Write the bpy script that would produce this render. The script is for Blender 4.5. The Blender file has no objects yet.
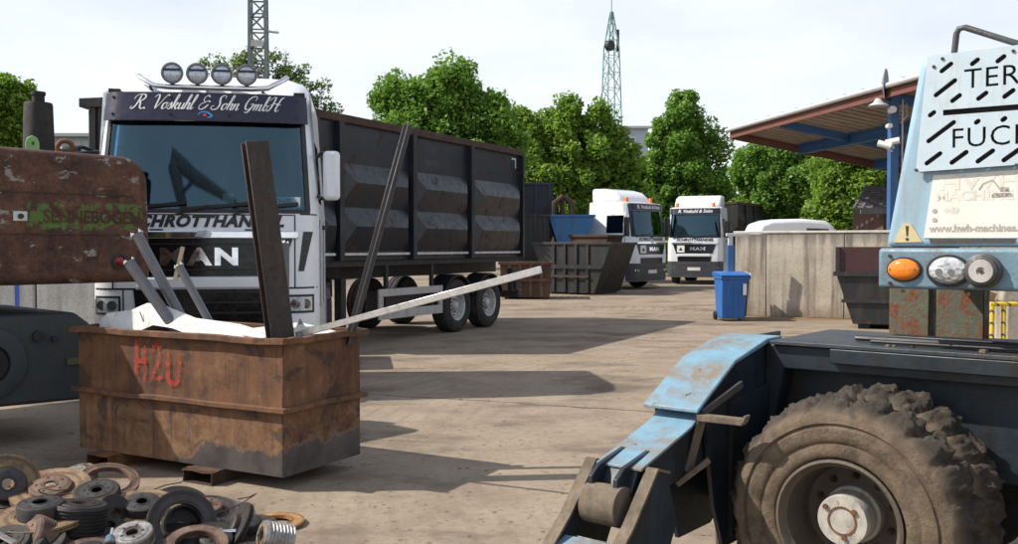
import bpy, bmesh, math, random
import numpy as np
from mathutils import Vector, Matrix, Euler
R = math.radians
random.seed(7)
scene = bpy.context.scene
COL = scene.collection

# ---------------------------------------------------------------- camera
FPX, CU, CV, HZ, CAMH = 950.0, 509.0, 272.0, 246.0, 1.70     # focal length in photo pixels, picture centre, horizon row, eye height
PITCH = math.atan((CV - HZ) / FPX)
cam_d = bpy.data.cameras.new('camera'); cam = bpy.data.objects.new('camera', cam_d); COL.objects.link(cam)
cam_d.sensor_width = 36.0; cam_d.lens = FPX / 1018.0 * 36.0
cam_d.clip_start = 0.1; cam_d.clip_end = 3000
cam.location = (0, 0, CAMH); cam.rotation_euler = (R(90) - PITCH, 0, 0)
scene.camera = cam

# ---------------------------------------------------------------- sky and sun
SUN_EL, SUN_VEC = R(44.0), Vector((-0.998, -0.05, 0)).normalized()      # towards the sun
SUN_AZ = math.atan2(SUN_VEC.x, SUN_VEC.y)
world = bpy.data.worlds.new('World'); scene.world = world; world.use_nodes = True
wn = world.node_tree; wn.nodes.clear()
w_out = wn.nodes.new('ShaderNodeOutputWorld'); w_bg = wn.nodes.new('ShaderNodeBackground')
w_sky = wn.nodes.new('ShaderNodeTexSky'); w_sky.sky_type = 'NISHITA'; w_sky.sun_disc = False
w_sky.sun_elevation = SUN_EL; w_sky.sun_rotation = SUN_AZ; w_sky.air_density = 1.0; w_sky.dust_density = 1.5; w_sky.ozone_density = 2.0
w_tc = wn.nodes.new('ShaderNodeTexCoord'); w_map = wn.nodes.new('ShaderNodeMapping'); w_map.inputs['Scale'].default_value = (1, 1, 3.0)
w_no = wn.nodes.new('ShaderNodeTexNoise'); w_no.inputs['Scale'].default_value = 2.2; w_no.inputs['Detail'].default_value = 6; w_no.inputs['Roughness'].default_value = 0.55
w_rp = wn.nodes.new('ShaderNodeValToRGB')
w_rp.color_ramp.elements[0].position = 0.28; w_rp.color_ramp.elements[0].color = (0.60, 0.60, 0.60, 1)
w_rp.color_ramp.elements[1].position = 0.62; w_rp.color_ramp.elements[1].color = (0.95, 0.95, 0.95, 1)
w_mx = wn.nodes.new('ShaderNodeMix'); w_mx.data_type = 'RGBA'
w_mx.inputs[7].default_value = (9.6, 9.95, 10.5, 1)           # thin high cloud veil
wn.links.new(w_tc.outputs['Generated'], w_map.inputs[0]); wn.links.new(w_map.outputs[0], w_no.inputs['Vector'])
wn.links.new(w_no.outputs['Fac'], w_rp.inputs[0])
w_se = wn.nodes.new('ShaderNodeSeparateXYZ'); wn.links.new(w_tc.outputs['Generated'], w_se.inputs[0])
w_hz = wn.nodes.new('ShaderNodeMapRange'); w_hz.inputs[1].default_value = 0.0; w_hz.inputs[2].default_value = 0.75; w_hz.inputs[3].default_value = 1.0; w_hz.inputs[4].default_value = 0.42
wn.links.new(w_se.outputs[2], w_hz.inputs[0])                 # the veil thins out towards the zenith
w_ml = wn.nodes.new('ShaderNodeMath'); w_ml.operation = 'MULTIPLY'; wn.links.new(w_rp.outputs[0], w_ml.inputs[0]); wn.links.new(w_hz.outputs[0], w_ml.inputs[1]); wn.links.new(w_ml.outputs[0], w_mx.inputs[0])
wn.links.new(w_sky.outputs[0], w_mx.inputs[6]); wn.links.new(w_mx.outputs[2], w_bg.inputs[0]); wn.links.new(w_bg.outputs[0], w_out.inputs[0])
w_bg.inputs[1].default_value = 0.10
sun_d = bpy.data.lights.new('sun', 'SUN'); sun = bpy.data.objects.new('sun', sun_d); COL.objects.link(sun)
sun_d.energy = 5.0; sun_d.angle = R(0.6); sun_d.color = (1.0, 0.93, 0.82)
sv = Vector((SUN_VEC.x * math.cos(SUN_EL), SUN_VEC.y * math.cos(SUN_EL), math.sin(SUN_EL)))
sun.rotation_euler = sv.to_track_quat('Z', 'Y').to_euler(); sun.location = sv * 60
vs = scene.view_settings
vs.view_transform = 'Standard'; vs.look = 'None'; vs.gamma = 1; vs.use_curve_mapping = False; vs.exposure = 0.28
scene.display_settings.display_device = 'sRGB'
scene.cycles.use_denoising = True
scene.cycles.max_bounces = 8; scene.cycles.transparent_max_bounces = 24

# ---------------------------------------------------------------- pixel -> place
_cp, _sp = math.cos(PITCH), math.sin(PITCH)
def ray(u, v):
    xc, zc = (u - CU) / FPX, -(v - CV) / FPX
    return Vector((xc, _cp + zc * _sp, -_sp + zc * _cp))
def P(u, v, Y):                                  # the point on the photo ray at ground distance Y
    d = ray(u, v); k = Y / d.y
    return Vector((d.x * k, Y, CAMH + d.z * k))
def PZ(u, v, z):                                 # the point on the photo ray at height z
    d = ray(u, v); k = (z - CAMH) / d.z
    return Vector((d.x * k, d.y * k, z))
def G(u, v): return PZ(u, v, 0.0)

# ---------------------------------------------------------------- mesh helpers
class MB:
    def __init__(s): s.v = []; s.f = []
    def add(s, vs_, fs, M=None):
        b = len(s.v)
        s.v += [tuple(M @ Vector(p)) if M else tuple(p) for p in vs_]
        s.f += [tuple(i + b for i in f) for f in fs]
        return s
    def box(s, x0, x1, y0, y1, z0, z1, M=None):
        return s.add([(x0,y0,z0),(x1,y0,z0),(x1,y1,z0),(x0,y1,z0),(x0,y0,z1),(x1,y0,z1),(x1,y1,z1),(x0,y1,z1)],
                     [(0,3,2,1),(4,5,6,7),(0,1,5,4),(1,2,6,5),(2,3,7,6),(3,0,4,7)], M)
    def prism(s, poly, axis, a0, a1, M=None):
        n = len(poly)
        def pt(p, a): return {'x': (a, p[0], p[1]), 'y': (p[0], a, p[1]), 'z': (p[0], p[1], a)}[axis]
        vs_ = [pt(p, a0) for p in poly] + [pt(p, a1) for p in poly]
        fs = [tuple(range(n))[::-1], tuple(range(n, 2 * n))] + [(i, (i + 1) % n, n + (i + 1) % n, n + i) for i in range(n)]
        return s.add(vs_, fs, M)
    def bar(s, p0, p1, w, h, up=(0, 0, 1)):
        return s.beam(p0, p1, [(-w/2,-h/2),(w/2,-h/2),(w/2,h/2),(-w/2,h/2)], up)
    def beam(s, p0, p1, poly, up=(0, 0, 1)):
        p0, p1 = Vector(p0), Vector(p1); d = (p1 - p0).normalized(); u = Vector(up)
        if abs(d.dot(u)) > 0.98: u = Vector((0, 1, 0)) if abs(d.y) < .9 else Vector((1, 0, 0))
        x = d.cross(u).normalized(); u = x.cross(d).normalized(); n = len(poly)
        vs_ = [p0 + x * a + u * b for a, b in poly] + [p1 + x * a + u * b for a, b in poly]
        return s.add(vs_, [tuple(range(n))[::-1], tuple(range(n, 2 * n))] + [(i, (i + 1) % n, n + (i + 1) % n, n + i) for i in range(n)])
    def tube(s, pts, r, n=10, caps=True):
        pts = [Vector(p) for p in pts]; m = len(pts); rs = r if isinstance(r, (list, tuple)) else [r] * m
        vs_ = []; ref = None
        for i, p in enumerate(pts):
            t = (pts[min(i + 1, m - 1)] - pts[max(i - 1, 0)]).normalized()
            if ref is None: ref = t.orthogonal().normalized()
            a = (ref - t * ref.dot(t)).normalized(); ref = a; b = t.cross(a)
            vs_ += [p + (a * math.cos(2 * math.pi * k / n) + b * math.sin(2 * math.pi * k / n)) * rs[i] for k in range(n)]
        fs = [(i*n + k, i*n + (k+1) % n, (i+1)*n + (k+1) % n, (i+1)*n + k) for i in range(m - 1) for k in range(n)]
        if caps: fs += [tuple(range(n))[::-1], tuple(range((m-1)*n, m*n))]
        return s.add(vs_, fs)
    def lathe(s, prof, n=24, M=None, close=False, cap0=True):       # profile (radius, height) about local z
        vs_ = []; m = len(prof)
        for r, h in prof:
            vs_ += [(r * math.cos(2*math.pi*k/n), r * math.sin(2*math.pi*k/n), h) for k in range(n)]
        fs = [(i*n + k, i*n + (k+1) % n, (i+1)*n + (k+1) % n, (i+1)*n + k) for i in range(m - 1) for k in range(n)]
        if close: fs += [((m-1)*n + k, (m-1)*n + (k+1) % n, (k+1) % n, k) for k in range(n)]
        else:
            if prof[0][0] > 1e-4 and cap0: fs.append(tuple(range(n))[::-1])
            if prof[-1][0] > 1e-4: fs.append(tuple(range((m-1)*n, m*n)))
        return s.add(vs_, fs, M)
    def cyl(s, c, axis, r, length, n=16, r2=None):        # centred on c along axis
        c, a = Vector(c), Vector(axis).normalized()
        return s.tube([c - a * length / 2, c + a * length / 2], [r, r if r2 is None else r2], n)
    def mesh(s, name, smooth=None, weld=False):
        me = bpy.data.meshes.new(name); me.from_pydata([tuple(p) for p in s.v], [], s.f)
        bm = bmesh.new(); bm.from_mesh(me)
        if weld: bmesh.ops.remove_doubles(bm, verts=bm.verts, dist=1e-4)
        bmesh.ops.recalc_face_normals(bm, faces=bm.faces); bm.to_mesh(me); bm.free()
        if smooth is not None:
            me.polygons.foreach_set('use_smooth', [True] * len(me.polygons)); me.set_sharp_from_angle(angle=R(smooth))
        me.update(); return me
    def obj(s, name, mat, parent=None, bevel=0, seg=2, smooth=None, weld=False):
        return link(name, s.mesh(name, smooth, weld), mat, parent, bevel, seg)
def link(name, me, mat, parent=None, bevel=0, seg=2):
    o = bpy.data.objects.new(name, me); COL.objects.link(o)
    if mat is not None and not me.materials: me.materials.append(mat)
    if parent: o.parent = parent
    if bevel:
        b = o.modifiers.new('bevel', 'BEVEL'); b.width = bevel; b.segments = seg; b.limit_method = 'ANGLE'; b.angle_limit = R(35); b.harden_normals = False
        me.polygons.foreach_set('use_smooth', [True] * len(me.polygons)); me.set_sharp_from_angle(angle=R(40))
    return o
def thing(name, label, cat, loc=(0, 0, 0), rotz=0.0, group=None):
    o = bpy.data.objects.new(name, None); COL.objects.link(o); o.empty_display_size = 0.2
    o.location = loc; o.rotation_euler = (0, 0, rotz); return tag(o, label, cat, group)
def tag(o, label, cat, group=None, kind=None):
    if label: o['label'] = label
    if cat: o['category'] = cat
    if group: o['group'] = group
    if kind: o['kind'] = kind
    return o
def clone(root, parent=None):
    c = root.copy(); COL.objects.link(c); c.parent = parent
    for ch in root.children: clone(ch, c)
    return c
def put(o, loc, rot=None):
    o.location = loc
    if rot is not None: o.rotation_euler = rot
    return o
def text2d(s, size, shear=0.0, bold=0.0, space=1.0, sx=1.0):     # flat lettering: (points, faces), centred
    cu = bpy.data.curves.new('lettering', 'FONT'); cu.body = s; cu.size = size; cu.shear = shear; cu.offset = bold; cu.space_character = space
    cu.align_x = 'CENTER'; cu.align_y = 'CENTER'; cu.resolution_u = 3
    o = bpy.data.objects.new('lettering', cu); COL.objects.link(o)
    dg = bpy.context.evaluated_depsgraph_get(); me = o.evaluated_get(dg).to_mesh()
    vs_ = [(v.co.x * sx, v.co.y) for v in me.vertices]; fs = [tuple(p.vertices) for p in me.polygons]
    o.evaluated_get(dg).to_mesh_clear(); bpy.data.objects.remove(o); bpy.data.curves.remove(cu)
    return vs_, fs
def ribbon(pts, w0, w1, slant=0.0):                              # pen stroke: thin upstroke w0, thick downstroke w1
    P2 = []
    n = len(pts)
    for i in range(n - 1):
        p0, p1, p2, p3 = pts[max(i-1, 0)], pts[i], pts[i+1], pts[min(i+2, n-1)]
        for k in range(5):
            t = k / 5
            P2.append(tuple(0.5 * (2*b + (c - a)*t + (2*a - 5*b + 4*c - d)*t*t + (3*b - a - 3*c + d)*t**3) for a, b, c, d in zip(p0, p1, p2, p3)))
    P2.append(pts[-1]); vs_ = []; m = len(P2)
    for i, p in enumerate(P2):
        a, b = P2[max(i-1, 0)], P2[min(i+1, m-1)]
        dx, dy = b[0] - a[0], b[1] - a[1]; L = math.hypot(dx, dy) or 1
        w = w0 + (w1 - w0) * max(0, -dy / L) ** 0.7 if dy < 0 else w0
        e = min(i, m - 1 - i); w *= min(1, 0.55 + 0.2 * e)
        vs_ += [(p[0] - dy/L*w/2, p[1] + dx/L*w/2), (p[0] + dy/L*w/2, p[1] - dx/L*w/2)]
    return [(x + slant * y, y) for x, y in vs_], [(2*i, 2*i+1, 2*i+3, 2*i+2) for i in range(m - 1)]
# ---------------------------------------------------------------- materials
class NT:
    def __init__(s, name):
        s.m = bpy.data.materials.new(name); s.m.use_nodes = True; s.t = s.m.node_tree; s.t.nodes.clear()
        s.out = s.t.nodes.new('ShaderNodeOutputMaterial'); s.b = s.t.nodes.new('ShaderNodeBsdfPrincipled')
        s.t.links.new(s.b.outputs[0], s.out.inputs[0])
        s.tc = s.t.nodes.new('ShaderNodeTexCoord'); s.co = s.tc.outputs['Object']
    def n(s, ty, **kw):
        x = s.t.nodes.new(ty)
        for k, v in kw.items(): setattr(x, k, v)
        return x
    def l(s, a, b): s.t.links.new(a, b)
    def set(s, sock, v):
        if isinstance(v, bpy.types.NodeSocket): s.l(v, sock)
        elif isinstance(v, (tuple, list)): sock.default_value = (*v, 1) if len(v) == 3 and sock.type == 'RGBA' else v
        else: sock.default_value = v
    def map(s, scale=(1, 1, 1), loc=(0, 0, 0), rot=(0, 0, 0)):
        m = s.n('ShaderNodeMapping'); m.inputs['Scale'].default_value = scale; m.inputs['Location'].default_value = loc; m.inputs['Rotation'].default_value = rot
        s.l(s.co, m.inputs[0]); return m.outputs[0]
    def noise(s, scale, detail=6, rough=0.6, vec=None, dist=0.0):
        x = s.n('ShaderNodeTexNoise'); x.inputs['Scale'].default_value = scale; x.inputs['Detail'].default_value = detail
        x.inputs['Roughness'].default_value = rough; x.inputs['Distortion'].default_value = dist; s.l(vec or s.co, x.inputs['Vector']); return x.outputs['Fac']
    def vor(s, scale, feature='F1', vec=None):
        x = s.n('ShaderNodeTexVoronoi'); x.feature = feature; x.inputs['Scale'].default_value = scale; s.l(vec or s.co, x.inputs['Vector']); return x.outputs['Distance']
    def ramp(s, fac, stops):
        r = s.n('ShaderNodeValToRGB'); e = r.color_ramp.elements
        while len(e) < len(stops): e.new(0.5)
        for k, (p, c) in enumerate(stops):
            e[k].position = p; e[k].color = (c, c, c, 1) if not isinstance(c, tuple) else (*c, 1)
        s.l(fac, r.inputs[0]); return r.outputs[0]
    def mix(s, fac, a, b, mode='MIX'):
        x = s.n('ShaderNodeMix', data_type='RGBA', blend_type=mode); s.set(x.inputs[0], fac); s.set(x.inputs[6], a); s.set(x.inputs[7], b); return x.outputs[2]
    def math(s, op, a, b=0.0, c=0.0):
        x = s.n('ShaderNodeMath', operation=op); s.set(x.inputs[0], a); s.set(x.inputs[1], b); s.set(x.inputs[2], c); return x.outputs[0]
    def xyz(s, vec=None):
        x = s.n('ShaderNodeSeparateXYZ'); s.l(vec or s.co, x.inputs[0]); return x.outputs
    def bump(s, h, strength=0.3, dist=0.01):
        x = s.n('ShaderNodeBump'); x.inputs['Strength'].default_value = strength; x.inputs['Distance'].default_value = dist; s.l(h, x.inputs['Height']); s.l(x.outputs[0], s.b.inputs['Normal'])
    def done(s, col=None, rough=None, metal=None, **kw):
        for k, v in (('Base Color', col), ('Roughness', rough), ('Metallic', metal)):
            if v is not None: s.set(s.b.inputs[k], v)
        for k, v in kw.items(): s.set(s.b.inputs[k.replace('_', ' ')], v)
        return s.m

def plain(name, col, rough=0.5, metal=0.0, var=0.18, scale=6.0, bump=0.0, **kw):
    t = NT(name); n = t.noise(scale, 6, 0.65)
    lo = tuple(c * (1 - var) for c in col); hi = tuple(min(1, c * (1 + var)) for c in col)
    c = t.ramp(n, [(0.3, lo), (0.7, hi)]); r = t.ramp(t.noise(scale * 2.3, 4), [(0.3, max(0.02, rough - 0.1)), (0.7, min(1, rough + 0.1))])
    if bump: t.bump(t.noise(scale * 8, 5, 0.7), bump, 0.01)
    return t.done(c, r, metal, **kw)
def worn(name, col, rough=0.45, dirt=(0.12, 0.095, 0.07), dirt_amt=0.5, rust=(0.16, 0.06, 0.025), rust_amt=0.2, scale=2.0, bump=0.25, var=0.15, streak=True, coat=0.0):
    """paint with uneven tone, streaky dirt, and rust patches with a dark rim"""
    t = NT(name)
    base = t.ramp(t.noise(scale * 1.5, 7, 0.65), [(0.3, tuple(c * (1 - var) for c in col)), (0.7, tuple(min(1, c * (1 + var)) for c in col))])
    sv_ = t.map((3.0 * scale, 3.0 * scale, 0.5 * scale)) if streak else t.map((scale, scale, scale))
    d = t.ramp(t.noise(1.0, 8, 0.7, sv_), [(0.58 - 0.16 * dirt_amt, 0.0), (0.72 - 0.12 * dirt_amt, min(1.0, dirt_amt * 1.15))])
    c = t.mix(d, base, dirt)
    rn = t.noise(scale * 2.2, 10, 0.72, None, 0.4)
    th = 0.74 - 0.35 * rust_amt
    rf = t.ramp(rn, [(th, 0.0), (th + 0.035, 1.0)])
    rc = t.ramp(t.noise(scale * 9, 6, 0.7), [(0.25, tuple(x * 0.45 for x in rust)), (0.55, rust), (0.8, tuple(min(1, x * 1.9) for x in rust))])
    c = t.mix(rf, c, rc)
    r = t.mix(rf, t.ramp(t.noise(scale * 5, 4), [(0.3, max(0.05, rough - 0.1)), (0.7, min(1, rough + 0.15))]), (0.9, 0.9, 0.9))
    h = t.mix(rf, t.noise(scale * 14, 3), t.noise(scale * 30, 6, 0.8))
    t.bump(h, bump, 0.006)
    return t.done(c, r, 0.0, **({'Coat_Weight': coat} if coat else {}))
def rusty(name, a=(0.055, 0.026, 0.016), b=(0.15, 0.062, 0.03), c=(0.26, 0.125, 0.06), rough=0.85, scale=2.0, bump=0.5, metal=0.0):
    t = NT(name)
    n1 = t.noise(scale, 9, 0.7, None, 0.3); n2 = t.noise(scale * 9, 7, 0.75)
    st = t.noise(1.0, 6, 0.65, t.map((5 * scale, 5 * scale, 0.7 * scale)))
    f = t.math('ADD', t.math('MULTIPLY', n1, 0.5), t.math('ADD', t.math('MULTIPLY', n2, 0.25), t.math('MULTIPLY', st, 0.25)))
    col = t.ramp(f, [(0.36, a), (0.5, b), (0.64, c)])
    t.bump(t.math('ADD', n2, t.noise(scale * 40, 4, 0.8)), bump, 0.006)
    return t.done(col, t.ramp(n2, [(0.3, rough - 0.12), (0.7, min(1, rough + 0.1))]), metal)
def glassy(name, tint=(0.02, 0.03, 0.04), trans=0.45, rough=0.03, ior=1.5, gl=(1, 1, 1)):
    t = NT(name); g = t.n('ShaderNodeBsdfGlossy'); g.inputs['Roughness'].default_value = rough; g.inputs['Color'].default_value = (*gl, 1)
    tr = t.n('ShaderNodeBsdfTransparent'); tr.inputs[0].default_value = (*[trans * (0.6 + x * 10 * 0.4) for x in tint], 1) if 0 else (trans * 0.85, trans, trans * 1.05, 1)
    fr = t.n('ShaderNodeFresnel'); fr.inputs[0].default_value = ior
    mx = t.n('ShaderNodeMixShader'); t.l(fr.outputs[0], mx.inputs[0]); t.l(tr.outputs[0], mx.inputs[1]); t.l(g.outputs[0], mx.inputs[2]); t.l(mx.outputs[0], t.out.inputs[0])
    return t.m
M = {}
M['white'] = worn('truck_white', (0.76, 0.79, 0.83), 0.3, (0.50, 0.48, 0.45), 0.12, (0.2, 0.15, 0.1), 0.0, 1.5, 0.05, 0.04, coat=0.3)
M['cream'] = worn('roof_cream', (0.66, 0.62, 0.54), 0.35, (0.36, 0.30, 0.22), 0.35, (0.2, 0.15, 0.1), 0.0, 1.5, 0.05, 0.05)
M['visor'] = plain('visor_violet', (0.016, 0.014, 0.040), 0.34, var=0.15, scale=3)
M['black'] = plain('black_plastic', (0.012, 0.012, 0.014), 0.45, var=0.3, scale=5)
M['dark'] = worn('chassis_dark', (0.02, 0.02, 0.022), 0.6, (0.07, 0.055, 0.04), 0.5, (0.06, 0.03, 0.018), 0.12, 3, 0.3)
M['grille'] = plain('grille_black', (0.006, 0.006, 0.007), 0.22, var=0.3)
M['chrome'] = plain('chrome', (0.75, 0.76, 0.78), 0.14, 1.0, var=0.06)
M['lens'] = plain('clear_lens', (0.50, 0.56, 0.63), 0.16, 0.25, var=0.35, scale=40, Coat_Weight=0.6)
M['amber'] = plain('amber_lens', (0.72, 0.20, 0.012), 0.12, var=0.15, scale=60, Coat_Weight=0.6)
M['beacon'] = plain('beacon_orange', (0.75, 0.16, 0.02), 0.2, var=0.1)
M['red'] = plain('red_reflector', (0.22, 0.012, 0.012), 0.25)
M['screen'] = glassy('windscreen_glass', trans=0.70, ior=1.75, gl=(0.55, 0.84, 1.0))
M['window'] = glassy('side_glass', trans=0.4, ior=1.5)
M['interior'] = plain('cab_interior', (0.06, 0.09, 0.11), 0.8)
M['letter_black'] = plain('black_lettering', (0.012, 0.012, 0.014), 0.4)
M['letter_white'] = plain('white_lettering', (0.78, 0.78, 0.76), 0.5, var=0.05)
M['tyre'] = worn('tyre_rubber', (0.018, 0.018, 0.019), 0.8, (0.10, 0.085, 0.065), 0.45, (0.1, 0.08, 0.06), 0.0, 4, 0.3)
M['rim'] = worn('wheel_rim', (0.22, 0.22, 0.23), 0.4, (0.09, 0.07, 0.05), 0.6, (0.12, 0.06, 0.03), 0.15, 6, 0.2)
M['rim_white'] = worn('silver_rim', (0.5, 0.5, 0.5), 0.4, (0.12, 0.1, 0.08), 0.6, (0.12, 0.06, 0.03), 0.1, 6, 0.2)
M['bin_black'] = worn('container_navy', (0.009, 0.013, 0.021), 0.40, (0.026, 0.019, 0.015), 0.5, (0.045, 0.022, 0.014), 0.48, 1.6, 0.3, coat=0.10)
M['bin_dark'] = worn('container_black', (0.014, 0.015, 0.017), 0.5, (0.06, 0.045, 0.034), 0.5, (0.07, 0.034, 0.02), 0.35, 1.2, 0.3)
M['bin_brown'] = rusty('container_brown', (0.03, 0.018, 0.013), (0.065, 0.035, 0.022), (0.12, 0.07, 0.042), 0.85, 1.2, 0.4)
M['bin_blue'] = worn('container_blue', (0.035, 0.16, 0.36), 0.5, (0.09, 0.07, 0.055), 0.4, (0.10, 0.05, 0.03), 0.3, 1.2, 0.3)
M['bin_maroon'] = worn('container_maroon', (0.055, 0.018, 0.018), 0.6, (0.06, 0.045, 0.035), 0.5, (0.09, 0.04, 0.025), 0.3, 2.0, 0.3)
M['strip'] = worn('pale_strip', (0.55, 0.55, 0.54), 0.5, (0.12, 0.1, 0.08), 0.5, (0.1, 0.06, 0.04), 0.2, 4, 0.1)
M['guard'] = worn('pale_guard', (0.42, 0.40, 0.39), 0.55, (0.12, 0.1, 0.08), 0.4, (0.1, 0.06, 0.04), 0.1, 3, 0.2)
M['rust'] = rusty('rust')
M['rust_dark'] = rusty('rust_dark', (0.02, 0.013, 0.010), (0.05, 0.028, 0.019), (0.10, 0.055, 0.034), 0.8, 4, 0.5)
M['steel_dark'] = worn('dark_steel', (0.055, 0.055, 0.058), 0.45, (0.1, 0.075, 0.055), 0.5, (0.10, 0.05, 0.03), 0.2, 5, 0.4)
M['pipe'] = worn('pipe_grey', (0.14, 0.145, 0.155), 0.38, (0.1, 0.08, 0.06), 0.4, (0.12, 0.06, 0.035), 0.12, 6, 0.3)
M['beam_steel'] = worn('beam_brown', (0.030, 0.022, 0.018), 0.6, (0.062, 0.042, 0.030), 0.6, (0.07, 0.034, 0.020), 0.5, 8, 0.7)
M['alu'] = plain('aluminium', (0.72, 0.70, 0.68), 0.3, 0.9, var=0.08, scale=12)
M['sheet_white'] = worn('white_sheet', (0.62, 0.62, 0.61), 0.5, (0.25, 0.22, 0.18), 0.4, (0.12, 0.06, 0.03), 0.05, 5, 0.1)
M['spray'] = None
M['foliage_wood'] = plain('bark', (0.07, 0.052, 0.038), 0.9, var=0.35, scale=5, bump=0.6)
def leaf_mat(name, a, b):
    t = NT(name)
    oi = t.n('ShaderNodeNewGeometry'); c = t.ramp(oi.outputs['Random Per Island'], [(0.0, a), (1.0, b)])
    c = t.mix(t.ramp(t.noise(0.5, 3), [(0.35, 0.0), (0.7, 0.5)]), c, tuple(x * 1.25 for x in b))
    d = t.n('ShaderNodeBsdfDiffuse'); t.l(c, d.inputs[0]); tr = t.n('ShaderNodeBsdfTranslucent')
    tc_ = t.mix(0.5, c, (0.24, 0.40, 0.04)); t.l(tc_, tr.inputs[0])
    gl = t.n('ShaderNodeBsdfGlossy'); gl.inputs['Roughness'].default_value = 0.45
    m1 = t.n('ShaderNodeMixShader'); m1.inputs[0].default_value = 0.45; t.l(d.outputs[0], m1.inputs[1]); t.l(tr.outputs[0], m1.inputs[2])
    m2 = t.n('ShaderNodeMixShader'); m2.inputs[0].default_value = 0.02; t.l(m1.outputs[0], m2.inputs[1]); t.l(gl.outputs[0], m2.inputs[2]); t.l(m2.outputs[0], t.out.inputs[0])
    return t.m
M['leaf_a'] = leaf_mat('leaf_deep', (0.07, 0.165, 0.022), (0.17, 0.31, 0.055))
M['leaf_b'] = leaf_mat('leaf_fresh', (0.095, 0.19, 0.022), (0.21, 0.33, 0.05))
M['leaf_c'] = leaf_mat('leaf_grey', (0.07, 0.11, 0.04), (0.15, 0.21, 0.085))
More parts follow.
